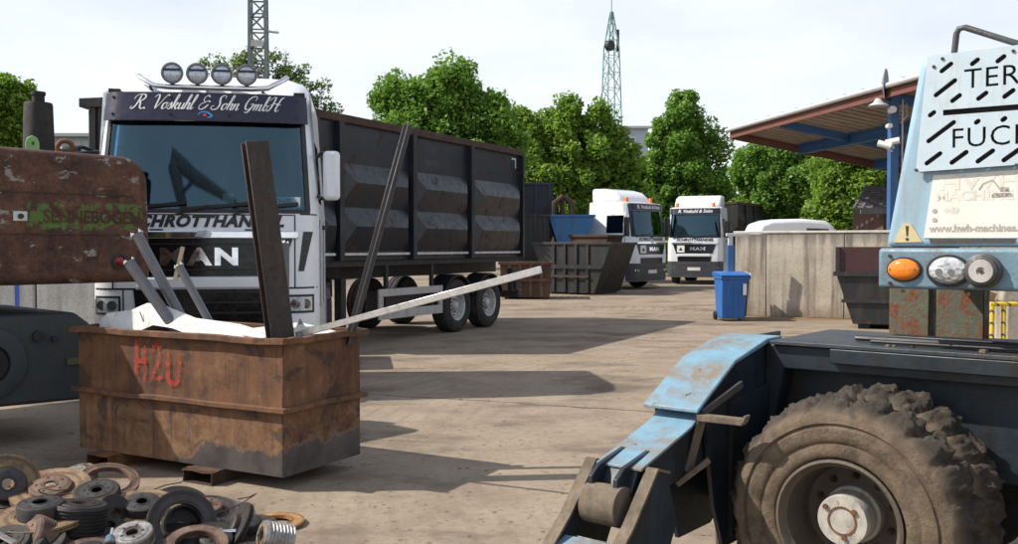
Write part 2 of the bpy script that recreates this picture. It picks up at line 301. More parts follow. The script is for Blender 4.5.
# ---------------------------------------------------------------- ground
def ground_mat():
    t = NT('yard_ground'); x, y, z = t.xyz()
    big = t.noise(0.22, 5, 0.6); mid = t.noise(1.3, 8, 0.68); fine = t.noise(14, 6, 0.75); grit = t.noise(70, 3, 0.7)
    c = t.ramp(mid, [(0.28, (0.172, 0.132, 0.100)), (0.5, (0.262, 0.208, 0.160)), (0.74, (0.340, 0.278, 0.220))])
    c = t.mix(t.ramp(big, [(0.40, 0.0), (0.62, 0.55)]), c, (0.300, 0.248, 0.182))
    c = t.mix(t.ramp(fine, [(0.30, 0.55), (0.50, 0.0)]), c, (0.105, 0.08, 0.058))
    c = t.mix(t.ramp(grit, [(0.62, 0.0), (0.74, 0.45)]), c, (0.36, 0.32, 0.26))
    # oil and damp stains
    st = t.noise(0.55, 7, 0.62, t.map((1, 1.6, 1), (3.1, 7.7, 0)))
    c = t.mix(t.ramp(st, [(0.52, 0.0), (0.64, 0.78)]), c, (0.105, 0.080, 0.060))
    # ground tone darkens towards the machines on the left
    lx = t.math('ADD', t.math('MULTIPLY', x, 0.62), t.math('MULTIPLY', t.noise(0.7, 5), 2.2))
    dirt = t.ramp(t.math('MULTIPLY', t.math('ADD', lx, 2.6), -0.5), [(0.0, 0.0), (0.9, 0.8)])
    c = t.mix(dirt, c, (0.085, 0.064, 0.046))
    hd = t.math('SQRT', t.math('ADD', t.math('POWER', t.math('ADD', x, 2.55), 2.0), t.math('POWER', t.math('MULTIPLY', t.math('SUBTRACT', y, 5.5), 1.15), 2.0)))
    c = t.mix(t.ramp(t.math('ADD', hd, t.math('MULTIPLY', t.noise(2.5, 6, 0.7), 0.7)), [(0.95, 0.9), (0.999, 0.55)]) if False else t.ramp(t.math('MULTIPLY', t.math('ADD', hd, t.math('MULTIPLY', t.noise(2.5, 6, 0.7), 0.6)), 0.5), [(0.55, 0.9), (0.80, 0.0)]), c, (0.045, 0.034, 0.026))   # oily dark patch under the brake disc heap, put in to darken its gaps
    # chips and dark flecks
    fl = t.vor(9.0, 'F1', t.map((1, 1.5, 1))); fm = t.math('MULTIPLY', t.ramp(fl, [(0.10, 1.0), (0.20, 0.0)]), t.ramp(t.noise(2.1, 3), [(0.47, 0.0), (0.58, 0.9)]))
    c = t.mix(fm, c, (0.07, 0.05, 0.036))
    # tyre tracks swinging round the yard
    def arcs(cx, cy, r0, r1, freq, amt):
        dx = t.math('SUBTRACT', x, cx); dy = t.math('SUBTRACT', y, cy)
        r = t.math('SQRT', t.math('ADD', t.math('MULTIPLY', dx, dx), t.math('MULTIPLY', dy, dy)))
        r = t.math('ADD', r, t.math('MULTIPLY', t.noise(0.4, 3), 0.35))
        band = t.math('MULTIPLY', t.ramp(t.math('MULTIPLY', r, 0.02), [(r0 * 0.02, 0.0), (r0 * 0.02 + 0.01, 1.0), (r1 * 0.02 - 0.01, 1.0), (r1 * 0.02, 0.0)]), t.ramp(t.noise(0.35, 4, 0.6, t.map((1, 1, 1), (cx, cy, 0))), [(0.42, 0.0), (0.6, 1.0)]))
        s = t.math('SINE', t.math('MULTIPLY', r, freq))
        return t.math('MULTIPLY', t.math('MULTIPLY', t.ramp(t.math('MULTIPLY_ADD', s, 0.5, 0.5), [(0.70, 0.0), (0.95, 1.0)]), band), amt)
    for a in ((-3.5, 27.0, 5.0, 9.5, 23.0, 0.55), (11.0, 31.0, 8.0, 14.0, 26.0, 0.85), (9.0, 8.0, 9.0, 12.0, 30.0, 0.22)):
        c = t.mix(arcs(*a), c, (0.135, 0.10, 0.068))
    # long crack and slab joints
    def crack(a, b, c0, wid, amt):
        w = t.math('ADD', t.math('ADD', t.math('MULTIPLY', x, a), t.math('MULTIPLY', y, b)), t.math('MULTIPLY', t.math('SUBTRACT', t.noise(1.6, 6, 0.7), 0.5), 0.32))
        return t.math('MULTIPLY', t.ramp(t.math('ABSOLUTE', t.math('ADD', w, c0)), [(wid * 0.4, 1.0), (wid, 0.0)]), amt)
    c = t.mix(crack(0.36, 0.93, -9.55, 0.03, 0.85), c, (0.05, 0.038, 0.027))
    # brown soil washed up along the foot of the concrete wall
    soil = t.math('MULTIPLY', t.ramp(t.math('ADD', t.math('ABSOLUTE', t.math('SUBTRACT', y, 22.0)), t.math('MULTIPLY', t.noise(1.0, 5), 1.2)), [(0.9, 1.0), (1.0, 0.0)]), t.ramp(t.math('MULTIPLY', x, 0.1), [(0.42, 0.0), (0.52, 0.8)]))
    c = t.mix(soil, c, (0.19, 0.115, 0.055))
    t.bump(t.math('ADD', t.math('MULTIPLY', fine, 0.6), t.math('ADD', t.math('MULTIPLY', grit, 0.25), mid)), 0.55, 0.02)
    return t.done(c, t.ramp(fine, [(0.3, 0.82), (0.7, 0.98)]), 0.0, Specular_IOR_Level=0.25)
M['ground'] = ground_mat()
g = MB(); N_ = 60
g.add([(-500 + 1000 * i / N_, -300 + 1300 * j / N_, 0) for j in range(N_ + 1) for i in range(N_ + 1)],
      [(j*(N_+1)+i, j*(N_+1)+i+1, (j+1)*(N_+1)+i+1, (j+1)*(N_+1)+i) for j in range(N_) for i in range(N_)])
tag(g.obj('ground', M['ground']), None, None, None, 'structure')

# loose grit and scraps lying on the yard
rng = np.random.default_rng(3)
def grit():
    m = MB()
    for k in range(2600):
        Y = 4.5 + 22 * rng.random() ** 1.7; u = 0 + 1018 * rng.random(); X = (u - CU) / FPX * Y
        s = 0.004 + 0.012 * rng.random() ** 3 * (1 + Y * 0.05)
        a = rng.random() * 6.3; ca, sa = math.cos(a), math.sin(a)
        q = [(s*ca*1.5, s*sa*1.5, 0), (-s*sa, s*ca, 0), (-s*ca, -s*sa, 0), (s*sa*1.2, -s*ca*1.2, 0), (0, 0, s*0.35)]
        m.add([(X + p[0], Y + p[1], p[2] + 0.001) for p in q], [(0,1,4),(1,2,4),(2,3,4),(3,0,4)])
    o = m.obj('grit', plain('grit_stone', (0.15, 0.115, 0.08), 0.9, var=0.5, scale=2.0)); tag(o, 'small stones and scraps strewn over the dusty yard', 'grit', None, 'stuff')
grit()

# ---------------------------------------------------------------- concrete wall
def conc_mat(name, a, b, stain=0.8):
    t = NT(name); x, y, z = t.xyz()
    n = t.noise(1.6, 9, 0.68); f = t.noise(22, 6, 0.75); st = t.noise(1.0, 7, 0.68, t.map((5, 5, 0.35)))
    c = t.ramp(n, [(0.3, a), (0.7, b)])
    c = t.mix(t.ramp(st, [(0.46, 0.0), (0.66, stain)]), c, (0.12, 0.098, 0.075))
    c = t.mix(t.ramp(f, [(0.30, 0.75), (0.48, 0.0)]), c, (0.13, 0.115, 0.095))
    c = t.mix(t.ramp(t.math('ADD', z, t.math('MULTIPLY', n, 0.7)), [(0.35, 0.65), (0.75, 0.0)]), c, (0.19, 0.135, 0.085))
    c = t.mix(t.ramp(t.math('ADD', t.math('MULTIPLY', z, 0.4), t.math('MULTIPLY', st, 0.35)), [(0.86, 0.0), (0.97, 0.7)]), c, (0.13, 0.12, 0.105))
    t.bump(t.math('ADD', f, n), 0.4, 0.02)
    return t.done(c, 0.9)
M['concrete'] = conc_mat('wall_concrete', (0.38, 0.33, 0.26), (0.56, 0.50, 0.41))
wl = P(735, 300, 23.2); wall_dir = R(-24.0)
w = thing('concrete_wall', 'weathered concrete panel wall behind the blue wheelie bin', 'wall', (wl.x, 23.2, 0), wall_dir)
px = 0.0
for k, L in enumerate((0.75, 1.78, 2.2, 2.2, 2.2, 2.2)):
    MB().box(px, px + L - 0.015, 0, 0.22, 0, 1.99 + (0.012 if k % 2 else 0)).obj('wall_panel', M['concrete'], w, 0.012)
    px += L
MB().box(-0.05, px, -0.02, 0.24, 2.005, 2.06).obj('coping', plain('coping_pale', (0.55, 0.52, 0.46), 0.85, var=0.2, bump=0.3), w, 0.01)
M['blue_steel'] = worn('blue_steel', (0.035, 0.11, 0.27), 0.45, (0.09, 0.08, 0.06), 0.35, (0.1, 0.05, 0.03), 0.12, 2, 0.15)
p = P(729.5, 300, 22.6)
post = thing('barrier_post', 'thin blue steel post at the left end of the concrete wall', 'post', (p.x, 22.55, 0))
MB().box(-0.08, 0.08, -0.08, 0.08, 0, 1.72).obj('upright', M['blue_steel'], post, 0.008)
MB().box(-0.10, 0.45, -0.06, 0.06, 1.93, 2.0).obj('arm', M['strip'], post, 0.008)
MB().box(-0.05, 0.05, -0.05, 0.05, 1.72, 1.93).obj('hinge', M['strip'], post)
MB().box(-0.13, 0.13, -0.13, 0.13, 0, 0.02).obj('base_plate', M['blue_steel'], post)

# ---------------------------------------------------------------- open shed roof on the right
M['sheet_roof'] = plain('roof_sheet_underside', (0.30, 0.245, 0.19), 0.75, var=0.25, scale=1.5)
M['fascia'] = worn('fascia_brown', (0.15, 0.055, 0.04), 0.6, (0.1, 0.075, 0.06), 0.4, (0.12, 0.06, 0.03), 0.1, 1, 0.1)
M['gutter'] = plain('gutter_zinc', (0.55, 0.56, 0.57), 0.4, 0.3, var=0.1)
ZR = 5.80
c0 = PZ(731, 131, ZR); c1 = PZ(921, 78, ZR)
ed = (c1 - c0).normalized(); ang = math.atan2(ed.y, ed.x)                       # local x runs along the eave towards the camera
shed = thing('open_shed', 'open shed with corrugated roof and blue steel girders behind the machine', 'shed', (c0.x, c0.y, 0), ang)
Lx, Wy, drop = 17.0, 13.0, 2.2                                                 # local +y leads away to the right
def zr(y): return ZR - drop * y / Wy
m = MB(); nrib = 0
xs = np.arange(0, Lx, 0.44)
for xx in xs:                                                                  # trapezoid sheet: each rib runs down the slope
    for (a, b, dz) in ((0.0, 0.22, 0.0), (0.22, 0.44, 0.10)):
        m.add([(xx+a, 0.05, zr(0.05)+dz), (xx+b, 0.05, zr(0.05)+dz), (xx+b, Wy, zr(Wy)+dz), (xx+a, Wy, zr(Wy)+dz), (xx+a, 0.05, zr(0.05)+dz+0.012), (xx+b, 0.05, zr(0.05)+dz+0.012), (xx+b, Wy, zr(Wy)+dz+0.012), (xx+a, Wy, zr(Wy)+dz+0.012)],
              [(0,3,2,1),(4,5,6,7),(0,1,5,4),(1,2,6,5),(2,3,7,6),(3,0,4,7)])
    m.add([(xx+0.22, 0.05, zr(0.05)), (xx+0.22, Wy, zr(Wy)), (xx+0.22, Wy, zr(Wy)+0.105), (xx+0.22, 0.05, zr(0.05)+0.105)], [(0,1,2,3)])
m.obj('roof_sheet', M['sheet_roof'], shed)['kind'] = 'stuff'
MB().box(-0.03, Lx, -0.03, 0.035, ZR - 0.27, ZR + 0.03).obj('fascia', M['fascia'], shed, 0.006)
MB().add([(-0.045, -0.02, ZR-0.28), (-0.045, Wy, zr(Wy)-0.28), (-0.045, Wy, zr(Wy)+0.05), (-0.045, -0.02, ZR+0.05), (0.0, -0.02, ZR-0.28), (0.0, Wy, zr(Wy)-0.28), (0.0, Wy, zr(Wy)+0.05), (0.0, -0.02, ZR+0.05)],
         [(0,1,2,3),(4,7,6,5),(0,4,5,1),(1,5,6,2),(2,6,7,3),(3,7,4,0)]).obj('verge_board', M['fascia'], shed)
gt = MB(); gt.tube([(-0.15, -0.11, ZR+0.02), (Lx, -0.11, ZR+0.02)], 0.075, 10); gt.obj('gutter', M['gutter'], shed, smooth=40)
gt = MB()
for xx in np.arange(0.5, Lx, 0.9): gt.box(xx, xx+0.03, -0.20, -0.02, ZR+0.095, ZR+0.105)
gt.obj('gutter_brackets', M['gutter'], shed)['kind'] = 'stuff'
for yy in (2.6, 5.6, 8.8, 12.2):                                               # I-girders along the shed
    b = MB(); zt = zr(yy) - 0.01
    b.box(0.1, Lx, yy-0.11, yy+0.11, zt-0.03, zt); b.box(0.1, Lx, yy-0.012, yy+0.012, zt-0.32, zt-0.03); b.box(0.1, Lx, yy-0.11, yy+0.11, zt-0.35, zt-0.32)
    b.obj('girder', M['blue_steel'], shed)
for xx in (3.4, 9.2, 15.0):
    b = MB(); b.bar((xx, 0.2, zr(0.2)-0.14), (xx, Wy-0.2, zr(Wy-0.2)-0.14), 0.14, 0.24); b.obj('rafter', M['blue_steel'], shed)
    for yy in (5.6, 12.2):
        q = MB(); q.box(xx-0.11, xx+0.11, yy-0.11, yy+0.11, 0, zr(yy)-0.36); q.obj('column', M['blue_steel'], shed, 0.01)
lampp = P(893, 150, 25.0)
sp = thing('shed_mast', 'blue steel mast with floodlight and cameras in front of the shed roof', 'mast', (lampp.x, 25.0, 0), 0)
def zpx(v, Y): return P(500, v, Y).z
MB().box(-0.11, 0.11, -0.11, 0.11, 0, zpx(93, 25)).obj('column', M['blue_steel'], sp, 0.01)
MB().tube([(0.22, -0.05, 0), (0.22, -0.05, zpx(100, 25))], 0.025, 6).obj('conduit', M['gutter'], sp, smooth=40)
MB().bar((0.1, 0, zpx(140, 25)), (1.2, 0, zpx(140, 25)), 0.09, 0.09).obj('bracket', M['blue_steel'], sp)
cb = MB()
cb.tube([(0.16, -0.1, zpx(112, 25)), (0.30, -0.1, zpx(104, 25)), (0.32, -0.1, zpx(116, 25)), (0.15, -0.1, zpx(124, 25))], 0.018, 6); cb.obj('cable', M['strip'], sp, smooth=40)
for (uu, vv, s) in ((889, 111, 1.0), (886, 127, 0.7)):
    q = P(uu, vv, 25) - lampp; c_ = MB(); c_.cyl((q.x, -0.2, q.z + lampp.z), (0, 1, 0), 0.09 * s, 0.18, 12); c_.obj('sensor', M['letter_white'], sp, smooth=40)
for (uu, vv, tilt) in ((880, 146, -0.35), (888, 143, 0.2)):
    q = P(uu, vv, 25); z_ = q.z
    cc = thing; c_ = MB(); c_.cyl((q.x - lampp.x, -0.3, z_), (1, -0.5, tilt), 0.085, 0.34, 12); o = c_.obj('camera_housing', M['letter_white'], sp, smooth=40)
    MB().bar((q.x - lampp.x, -0.3, z_ - 0.05), (0, -0.05, z_ - 0.18), 0.04, 0.04).obj('camera_arm', M['letter_white'], o)
q = P(876, 105, 25); zz = q.z
fl = MB(); fl.lathe([(0.0, 0.15), (0.07, 0.14), (0.12, 0.05), (0.27, -0.05), (0.24, -0.06), (0.0, -0.02)], 18, Matrix.Translation((q.x - lampp.x, -0.15, zz))); f_ = fl.obj('floodlight', M['gutter'], sp, smooth=40)
MB().bar((q.x - lampp.x, -0.15, zz + 0.12), (0, -0.1, zz + 0.22), 0.05, 0.05).obj('lamp_arm', M['blue_steel'], f_)
q = P(880.5, 86, 25); dz = q.z
d_ = MB(); rot = Matrix.Translation((q.x - lampp.x, -0.12, dz)) @ Euler((R(90), 0, R(60))).to_matrix().to_4x4()
d_.lathe([(0.0, 0.0), (0.22, 0.025), (0.42, 0.09), (0.425, 0.10), (0.22, 0.04), (0.0, 0.015)], 24, rot); dd = d_.obj('dish', plain('dish_grey', (0.16, 0.18, 0.21), 0.5), sp, smooth=50)
MB().tube([(q.x - lampp.x + 0.03, -0.12, dz), (0, 0, dz - 0.1), (0, 0, zpx(96, 25))], 0.03, 8).obj('dish_arm', M['gutter'], dd, smooth=40)

# small brick hut with a dark tiled roof beyond the wall
M['hut_tile'] = plain('dark_tile', (0.13, 0.13, 0.135), 0.6, var=0.3, scale=3)
M['brick'] = plain('hut_brick', (0.10, 0.055, 0.042), 0.85, var=0.3, scale=6)
hx = P(905, 200, 30.0)
hut = thing('brick_hut', 'small brick hut with dark tiled roof beyond the concrete wall', 'hut', (hx.x, 30.0, 0), 0)
z0, z1 = zpx(209, 30), zpx(183, 30)
MB().box(-0.55, 3.2, 0.3, 3.0, 0, z0 + 0.1).obj('wall', M['brick'], hut)
br = MB()
for r_ in range(int(z0 / 0.25)):
    for c_ in range(8):
        xx = -0.55 + c_ * 0.48 + (0.24 if r_ % 2 else 0)
        br.box(xx, min(xx + 0.46, 3.2), 0.27, 0.31, r_ * 0.25 + 0.01, r_ * 0.25 + 0.235)
br.obj('bricks', M['brick'], hut)['kind'] = 'stuff'
rf = MB()
for k in range(9):
    a = k / 9; b_ = (k + 1) / 9
    y0_, y1_ = -0.25 + 1.6 * a, -0.25 + 1.6 * b_; za, zb = z0 + (z1 - z0) * a, z0 + (z1 - z0) * b_
    x0_, x1_ = -1.75 + 1.0 * a, -1.75 + 1.0 * b_
    rf.add([(x0_, y0_, za + 0.03), (4, y0_, za + 0.03), (4, y1_, zb), (x1_, y1_, zb), (x0_, y0_, za - 0.02), (4, y0_, za - 0.02), (4, y1_, zb - 0.05), (x1_, y1_, zb - 0.05)],
           [(0,1,2,3),(4,7,6,5),(0,4,5,1),(1,5,6,2),(2,6,7,3),(3,7,4,0)])
    for xx in np.arange(x0_ + 0.1, 4, 0.27): rf.bar((xx, y0_, za + 0.05), (xx + 0.03, y1_, zb + 0.02), 0.05, 0.05)
rf.obj('roof', M['hut_tile'], hut)
MB().box(-1.5, 4, -0.3, -0.2, z0 - 0.16, z0 - 0.02).obj('eave_board', M['hut_tile'], hut)

# ---------------------------------------------------------------- far buildings
M['clad'] = plain('pale_cladding', (0.40, 0.46, 0.52), 0.5, var=0.06, scale=0.3)
M['clad2'] = plain('grey_cladding', (0.42, 0.44, 0.46), 0.5, var=0.06, scale=0.3)
M['pane'] = plain('far_pane', (0.05, 0.06, 0.075), 0.12, var=0.2)
def hall(name, label, u0, u1, vt, Y, depth, mat, pitch=1.2, win=True, rz=0):
    a, b = P(u0, vt, Y), P(u1, vt, Y); L = b.x - a.x; H = a.z
    h = thing(name, label, 'building', (a.x, Y, 0), rz)
    MB().box(0, L, 0, depth, 0, H).obj('wall', mat, h)
    rib = MB()
    for xx in np.arange(0.3, L, 0.6): rib.box(xx, xx + 0.12, -0.05, 0.0, 0.5, H - 0.3)
    rib.obj('cladding_ribs', mat, h)['kind'] = 'stuff'
    r_ = MB(); r_.prism([(-0.6, H - 0.1), (depth / 2, H + pitch), (depth + 0.6, H - 0.1), (depth + 0.6, H + 0.15), (depth / 2, H + pitch + 0.28), (-0.6, H + 0.15)], 'x', -0.5, L + 0.5); r_.obj('roof', M['clad2'], h)
    if win:
        for xx in np.arange(1.5, L - 3, 4.2):
            wd = MB().box(xx, xx + 2.6, -0.1, -0.06, H - 2.2, H - 1.0).obj('window', M['letter_white'], h)
            MB().box(xx + 0.08, xx + 2.52, -0.115, -0.10, H - 2.1, H - 1.1).obj('pane', M['pane'], wd)
hall('factory_hall', 'long low grey hall behind the rusty counterweight on the left', -420, 112, 136, 75, 22, M['clad2'], 1.3, False)
hall('warehouse', 'blue grey warehouse gable behind the trees and thin lattice mast', 560, 648, 128, 105, 20, M['clad'], 0.9, True)

# ---------------------------------------------------------------- lattice masts
M['mast'] = plain('galvanised_green', (0.17, 0.21, 0.19), 0.5, 0.2, var=0.15)
M['mast2'] = plain('pale_green_mast', (0.20, 0.36, 0.33), 0.5, 0.1, var=0.12)
def lerp2(tab, z):
    for (a, b), (c, d) in zip(tab, tab[1:]):
        if z <= c: return b + (d - b) * (z - a) / (c - a)
    return tab[-1][1]
def mast(name, label, u, Y, w0, w1, vtop, mat, step, leg, rz=0.5, prof_w=None):
    b = P(u, 200, Y); H = zpx(vtop, Y)
    t = thing(name, label, 'mast', (b.x, Y, 0), rz)
    cs = [(-1, -1), (1, -1), (1, 1), (-1, 1)]
    wat = (lambda z: lerp2(prof_w, z) / 2) if prof_w else (lambda z: (w0 + (w1 - w0) * z / H) / 2)
    zk = [0.0] + ([q[0] for q in prof_w[1:-1]] if prof_w else []) + [H]
    for sx, sy in cs:
        lgm = MB()
        for za_, zb_ in zip(zk, zk[1:]): lgm.bar((sx * wat(za_), sy * wat(za_), za_), (sx * wat(zb_), sy * wat(zb_), zb_), leg, leg)
        lgm.obj('leg', mat, t)
    k, z = 0, 0.0
    br_ = MB()
    while z < H - step * 0.5:
        z2 = min(z + step, H)
        for q in range(4):
            a, c = cs[q], cs[(q + 1) % 4]
            if k % 2: a, c = c, a
            br_.bar((a[0]*wat(z), a[1]*wat(z), z), (c[0]*wat(z2), c[1]*wat(z2), z2), leg * 0.6, leg * 0.6)
            br_.bar((a[0]*wat(z2), a[1]*wat(z2), z2), (c[0]*wat(z2), c[1]*wat(z2), z2), leg * 0.5, leg * 0.5)
        z = z2; k += 1
    br_.obj('lattice_braces', mat, t)['kind'] = 'stuff'
    return t, H
ms, _ = mast('railway_mast', 'sturdy lattice steel mast rising behind the white truck roof', 259.5, 48, 0.95, 0.72, -60, M['mast'], 0.78, 0.13, 0.12)
lz = zpx(33, 48)
lm = MB(); lm.cyl((0.75, -0.3, lz), (1, -0.3, -0.15), 0.06, 0.6, 8); lm.obj('signal_lamp', M['strip'], ms, smooth=40)
lm = MB(); lm.box(-0.35, 0.3, -0.45, -0.35, lz - 0.75, lz - 0.45); lm.obj('insulator_plate', M['strip'], ms)
mt, Hm = mast('radio_mast', 'slender pale green lattice radio mast above the trees', 611, 80, 1.25, 0.62, 12, M['mast2'], 1.35, 0.08, 0.35, [(0, 1.7), (zpx(125, 80), 1.3), (zpx(48, 80), 0.95), (zpx(12, 80), 0.16)])
MB().tube([(0, 0, Hm - 1), (0, 0, Hm + 4)], 0.04, 6).obj('whip_aerial', M['mast2'], mt)
lm = MB(); lm.cyl((-0.35, -0.4, zpx(47, 80)), (0.4, -1, 0), 0.45, 0.4, 14); lm.cyl((0.45, -0.3, zpx(41, 80)), (0, 0, 1), 0.12, 1.8, 8); lm.obj('antenna_drum', M['dark'], mt, smooth=40)
gw = P(583, 130, 80); e_ = mt.rotation_euler.z
inv = Matrix.Rotation(-e_, 4, 'Z')
MB().tube([inv @ Vector((0, 0, zpx(60, 80))), inv @ (Vector((gw.x - mt.location.x - 2.6, 0, 0)))], 0.035, 5).obj('guy_wire', M['mast2'], mt)

# ---------------------------------------------------------------- trees
def leaf_mesh(name, clumps, per, size, seed, mat):
    r = np.random.default_rng(seed); C = []
    for (c, rad, n) in clumps:
        d = r.normal(size=(n, 3)); d /= np.linalg.norm(d, axis=1)[:, None]
        C.append(np.array(c) + d * (rad * r.random((n, 1)) ** 0.45))
    C = np.concatenate(C); n = len(C)
    nrm = r.normal(size=(n, 3)) * 0.62 + np.array([-0.15, -0.2, 0.7]); nrm /= np.linalg.norm(nrm, axis=1)[:, None]
    a = np.cross(nrm, r.normal(size=(n, 3))); a /= np.linalg.norm(a, axis=1)[:, None]; b = np.cross(nrm, a)
    s = (size * (0.55 + 0.9 * r.random((n, 1))))
    V = np.stack([C + a*s, C + b*s*0.62 + nrm*s*0.12, C - a*s*0.9, C - b*s*0.62 + nrm*s*0.12], 1).reshape(-1, 3)
    me = bpy.data.meshes.new(name); me.vertices.add(n*4); me.vertices.foreach_set('co', V.ravel())
    me.loops.add(n*4); me.polygons.add(n); me.loops.foreach_set('vertex_index', np.arange(n*4, dtype=np.int32))
    me.polygons.foreach_set('loop_start', np.arange(0, n*4, 4, dtype=np.int32)); me.update(); me.validate()
    me.materials.append(mat); return me
def tree(name, label, u, Y, lobes, mat, leaf=0.16, n_clump=120, n_leaf=75, seed=1, group='trees behind the yard', cr=0.55, trunk_r=0.16):
    n_leaf = int(n_leaf * 2.5); leaf *= 0.62; n_clump = int(n_clump * 1.25)
    """lobes: (du, v, ru, rv) ellipses in photo pixels around column u; the crown is built round them in depth"""
    rr = random.Random(seed); k = Y / FPX; base = P(u, 240, Y)
    t = thing(name, label, 'tree', (base.x, Y, 0), 0, group); clumps = []; tot = sum(l[2]*l[3] for l in lobes)
    for (du, v, ru, rv) in lobes:
        cz = zpx(v, Y); cx = du * k; rx, rz = ru * k, rv * k; ry = min(rx, rz) * 0.9
        for _ in range(max(6, int(n_clump * ru * rv / tot))):
            while True:
                p = [rr.uniform(-1, 1) for _ in range(3)]; d = math.sqrt(sum(x*x for x in p))
                if 0.3 < d < 1: break
            f = (0.55 + 0.45 * rr.random()) if rr.random() < 0.8 else 0.5
            p = [x / d * f for x in p]
            clumps.append(((cx + p[0]*rx, p[1]*ry, max(0.35, cz + p[2]*rz)), cr * rr.uniform(0.55, 1.25), int(n_leaf * rr.uniform(0.6, 1.3))))
    top = max(c[0][2] for c in clumps); cz0 = np.mean([c[0][2] for c in clumps])
    tr = MB(); tr.tube([(0, 0, 0), (0.05, 0, top * 0.2), (-0.04, 0.03, top * 0.45), (0.02, 0, top * 0.8)], [trunk_r, trunk_r * 0.8, trunk_r * 0.55, trunk_r * 0.12], 8); tr.obj('trunk', M['foliage_wood'], t, smooth=50)
    lb = MB()
    for c in clumps[::5]:
        c = Vector(c[0]); z_ = max(top * 0.18, c.z * 0.55); s0 = Vector((0, 0, z_)); mid = s0.lerp(c, 0.5) + Vector((0, 0, -0.12))
        lb.tube([s0, mid, c], [trunk_r * 0.34, trunk_r * 0.2, trunk_r * 0.07], 5)
    lb.obj('limbs', M['foliage_wood'], t, smooth=50)
    link('crown', leaf_mesh('crown', clumps, n_leaf, leaf, seed, mat), mat, t)
    return t
tree('maple_tree', 'round maple crown directly above the black trailer container', 438, 36, [(0,112,64,40),(-30,105,32,32),(10,88,26,30),(44,105,26,26),(0,170,70,70),(60,140,30,40)], M['leaf_a'], 0.14, 260, 90, 11)
tree('field_maple_tree', 'bushy light green tree between the container trailer and white trucks', 565, 45, [(0,160,60,40),(-34,132,24,20),(6,114,20,18),(34,124,20,18),(-15,200,66,56),(56,165,22,34),(-52,128,15,20),(60,215,30,40)], M['leaf_b'], 0.17, 300, 90, 12)
tree('hornbeam_tree', 'tall conical tree behind the cab of the rear white truck', 683, 54, [(0,102,12,16),(-3,124,25,22),(4,150,42,28),(-2,178,54,32),(2,205,60,30),(0,230,60,36)], M['leaf_a'], 0.18, 300, 90, 13, cr=0.6)
tree('linden_tree', 'dense green tree just left of the shed roof edge', 780, 48, [(0,180,46,42),(-25,165,24,26),(22,170,26,30),(0,225,52,40),(10,152,24,16)], M['leaf_a'], 0.16, 260, 90, 14)
tree('ash_tree', 'light green tree seen under the shed roof beside the blue mast', 852, 42, [(0,190,40,36),(-10,170,26,22),(22,180,24,30),(0,225,48,36)], M['leaf_b'], 0.15, 240, 90, 15)
tree('yard_edge_tree', 'leafy tree at the left edge behind the exhaust stack', 2, 44, [(0,112,36,34),(-20,100,26,26),(14,98,18,18),(0,160,40,50),(14,120,20,22)], M['leaf_b'], 0.16, 190, 90, 16)
tree('sparse_tree', 'sparse grey green tree behind the truck roof lamps and lattice mast', 268, 56, [(-40,72,32,22),(-10,62,28,16),(25,85,32,20),(48,105,28,16),(0,110,60,30),(0,150,60,40)], M['leaf_c'], 0.16, 150, 46, 17, cr=0.6)
tree('gap_tree', 'dark tree filling the gap between the two white trucks', 640, 62, [(0,200,34,34),(-22,190,22,26),(0,228,60,40)], M['leaf_a'], 0.19, 200, 90, 18, cr=0.7)
tree('hedge_tree', 'low dark tree between the blue mast and tiled hut', 905, 50, [(0,190,36,30),(0,225,46,30)], M['leaf_a'], 0.17, 150, 80, 19)
def hedge():
    rr = random.Random(5); cl = []
    for k in range(900):
        u = rr.uniform(-60, 1080); Y = rr.uniform(66, 74); v = rr.uniform(196, 246) + 10 * math.sin(u * 0.05) + 6 * math.sin(u * 0.13)
        p = P(u, v, Y); cl.append(((p.x, p.y, max(0.3, p.z)), rr.uniform(0.5, 1.0), 40))
    o = link('hedge', leaf_mesh('hedge', cl, 40, 0.24, 6, M['leaf_a']), M['leaf_a']); tag(o, 'continuous dark belt of shrubs along the far yard boundary', 'hedge', None, 'stuff')
hedge()
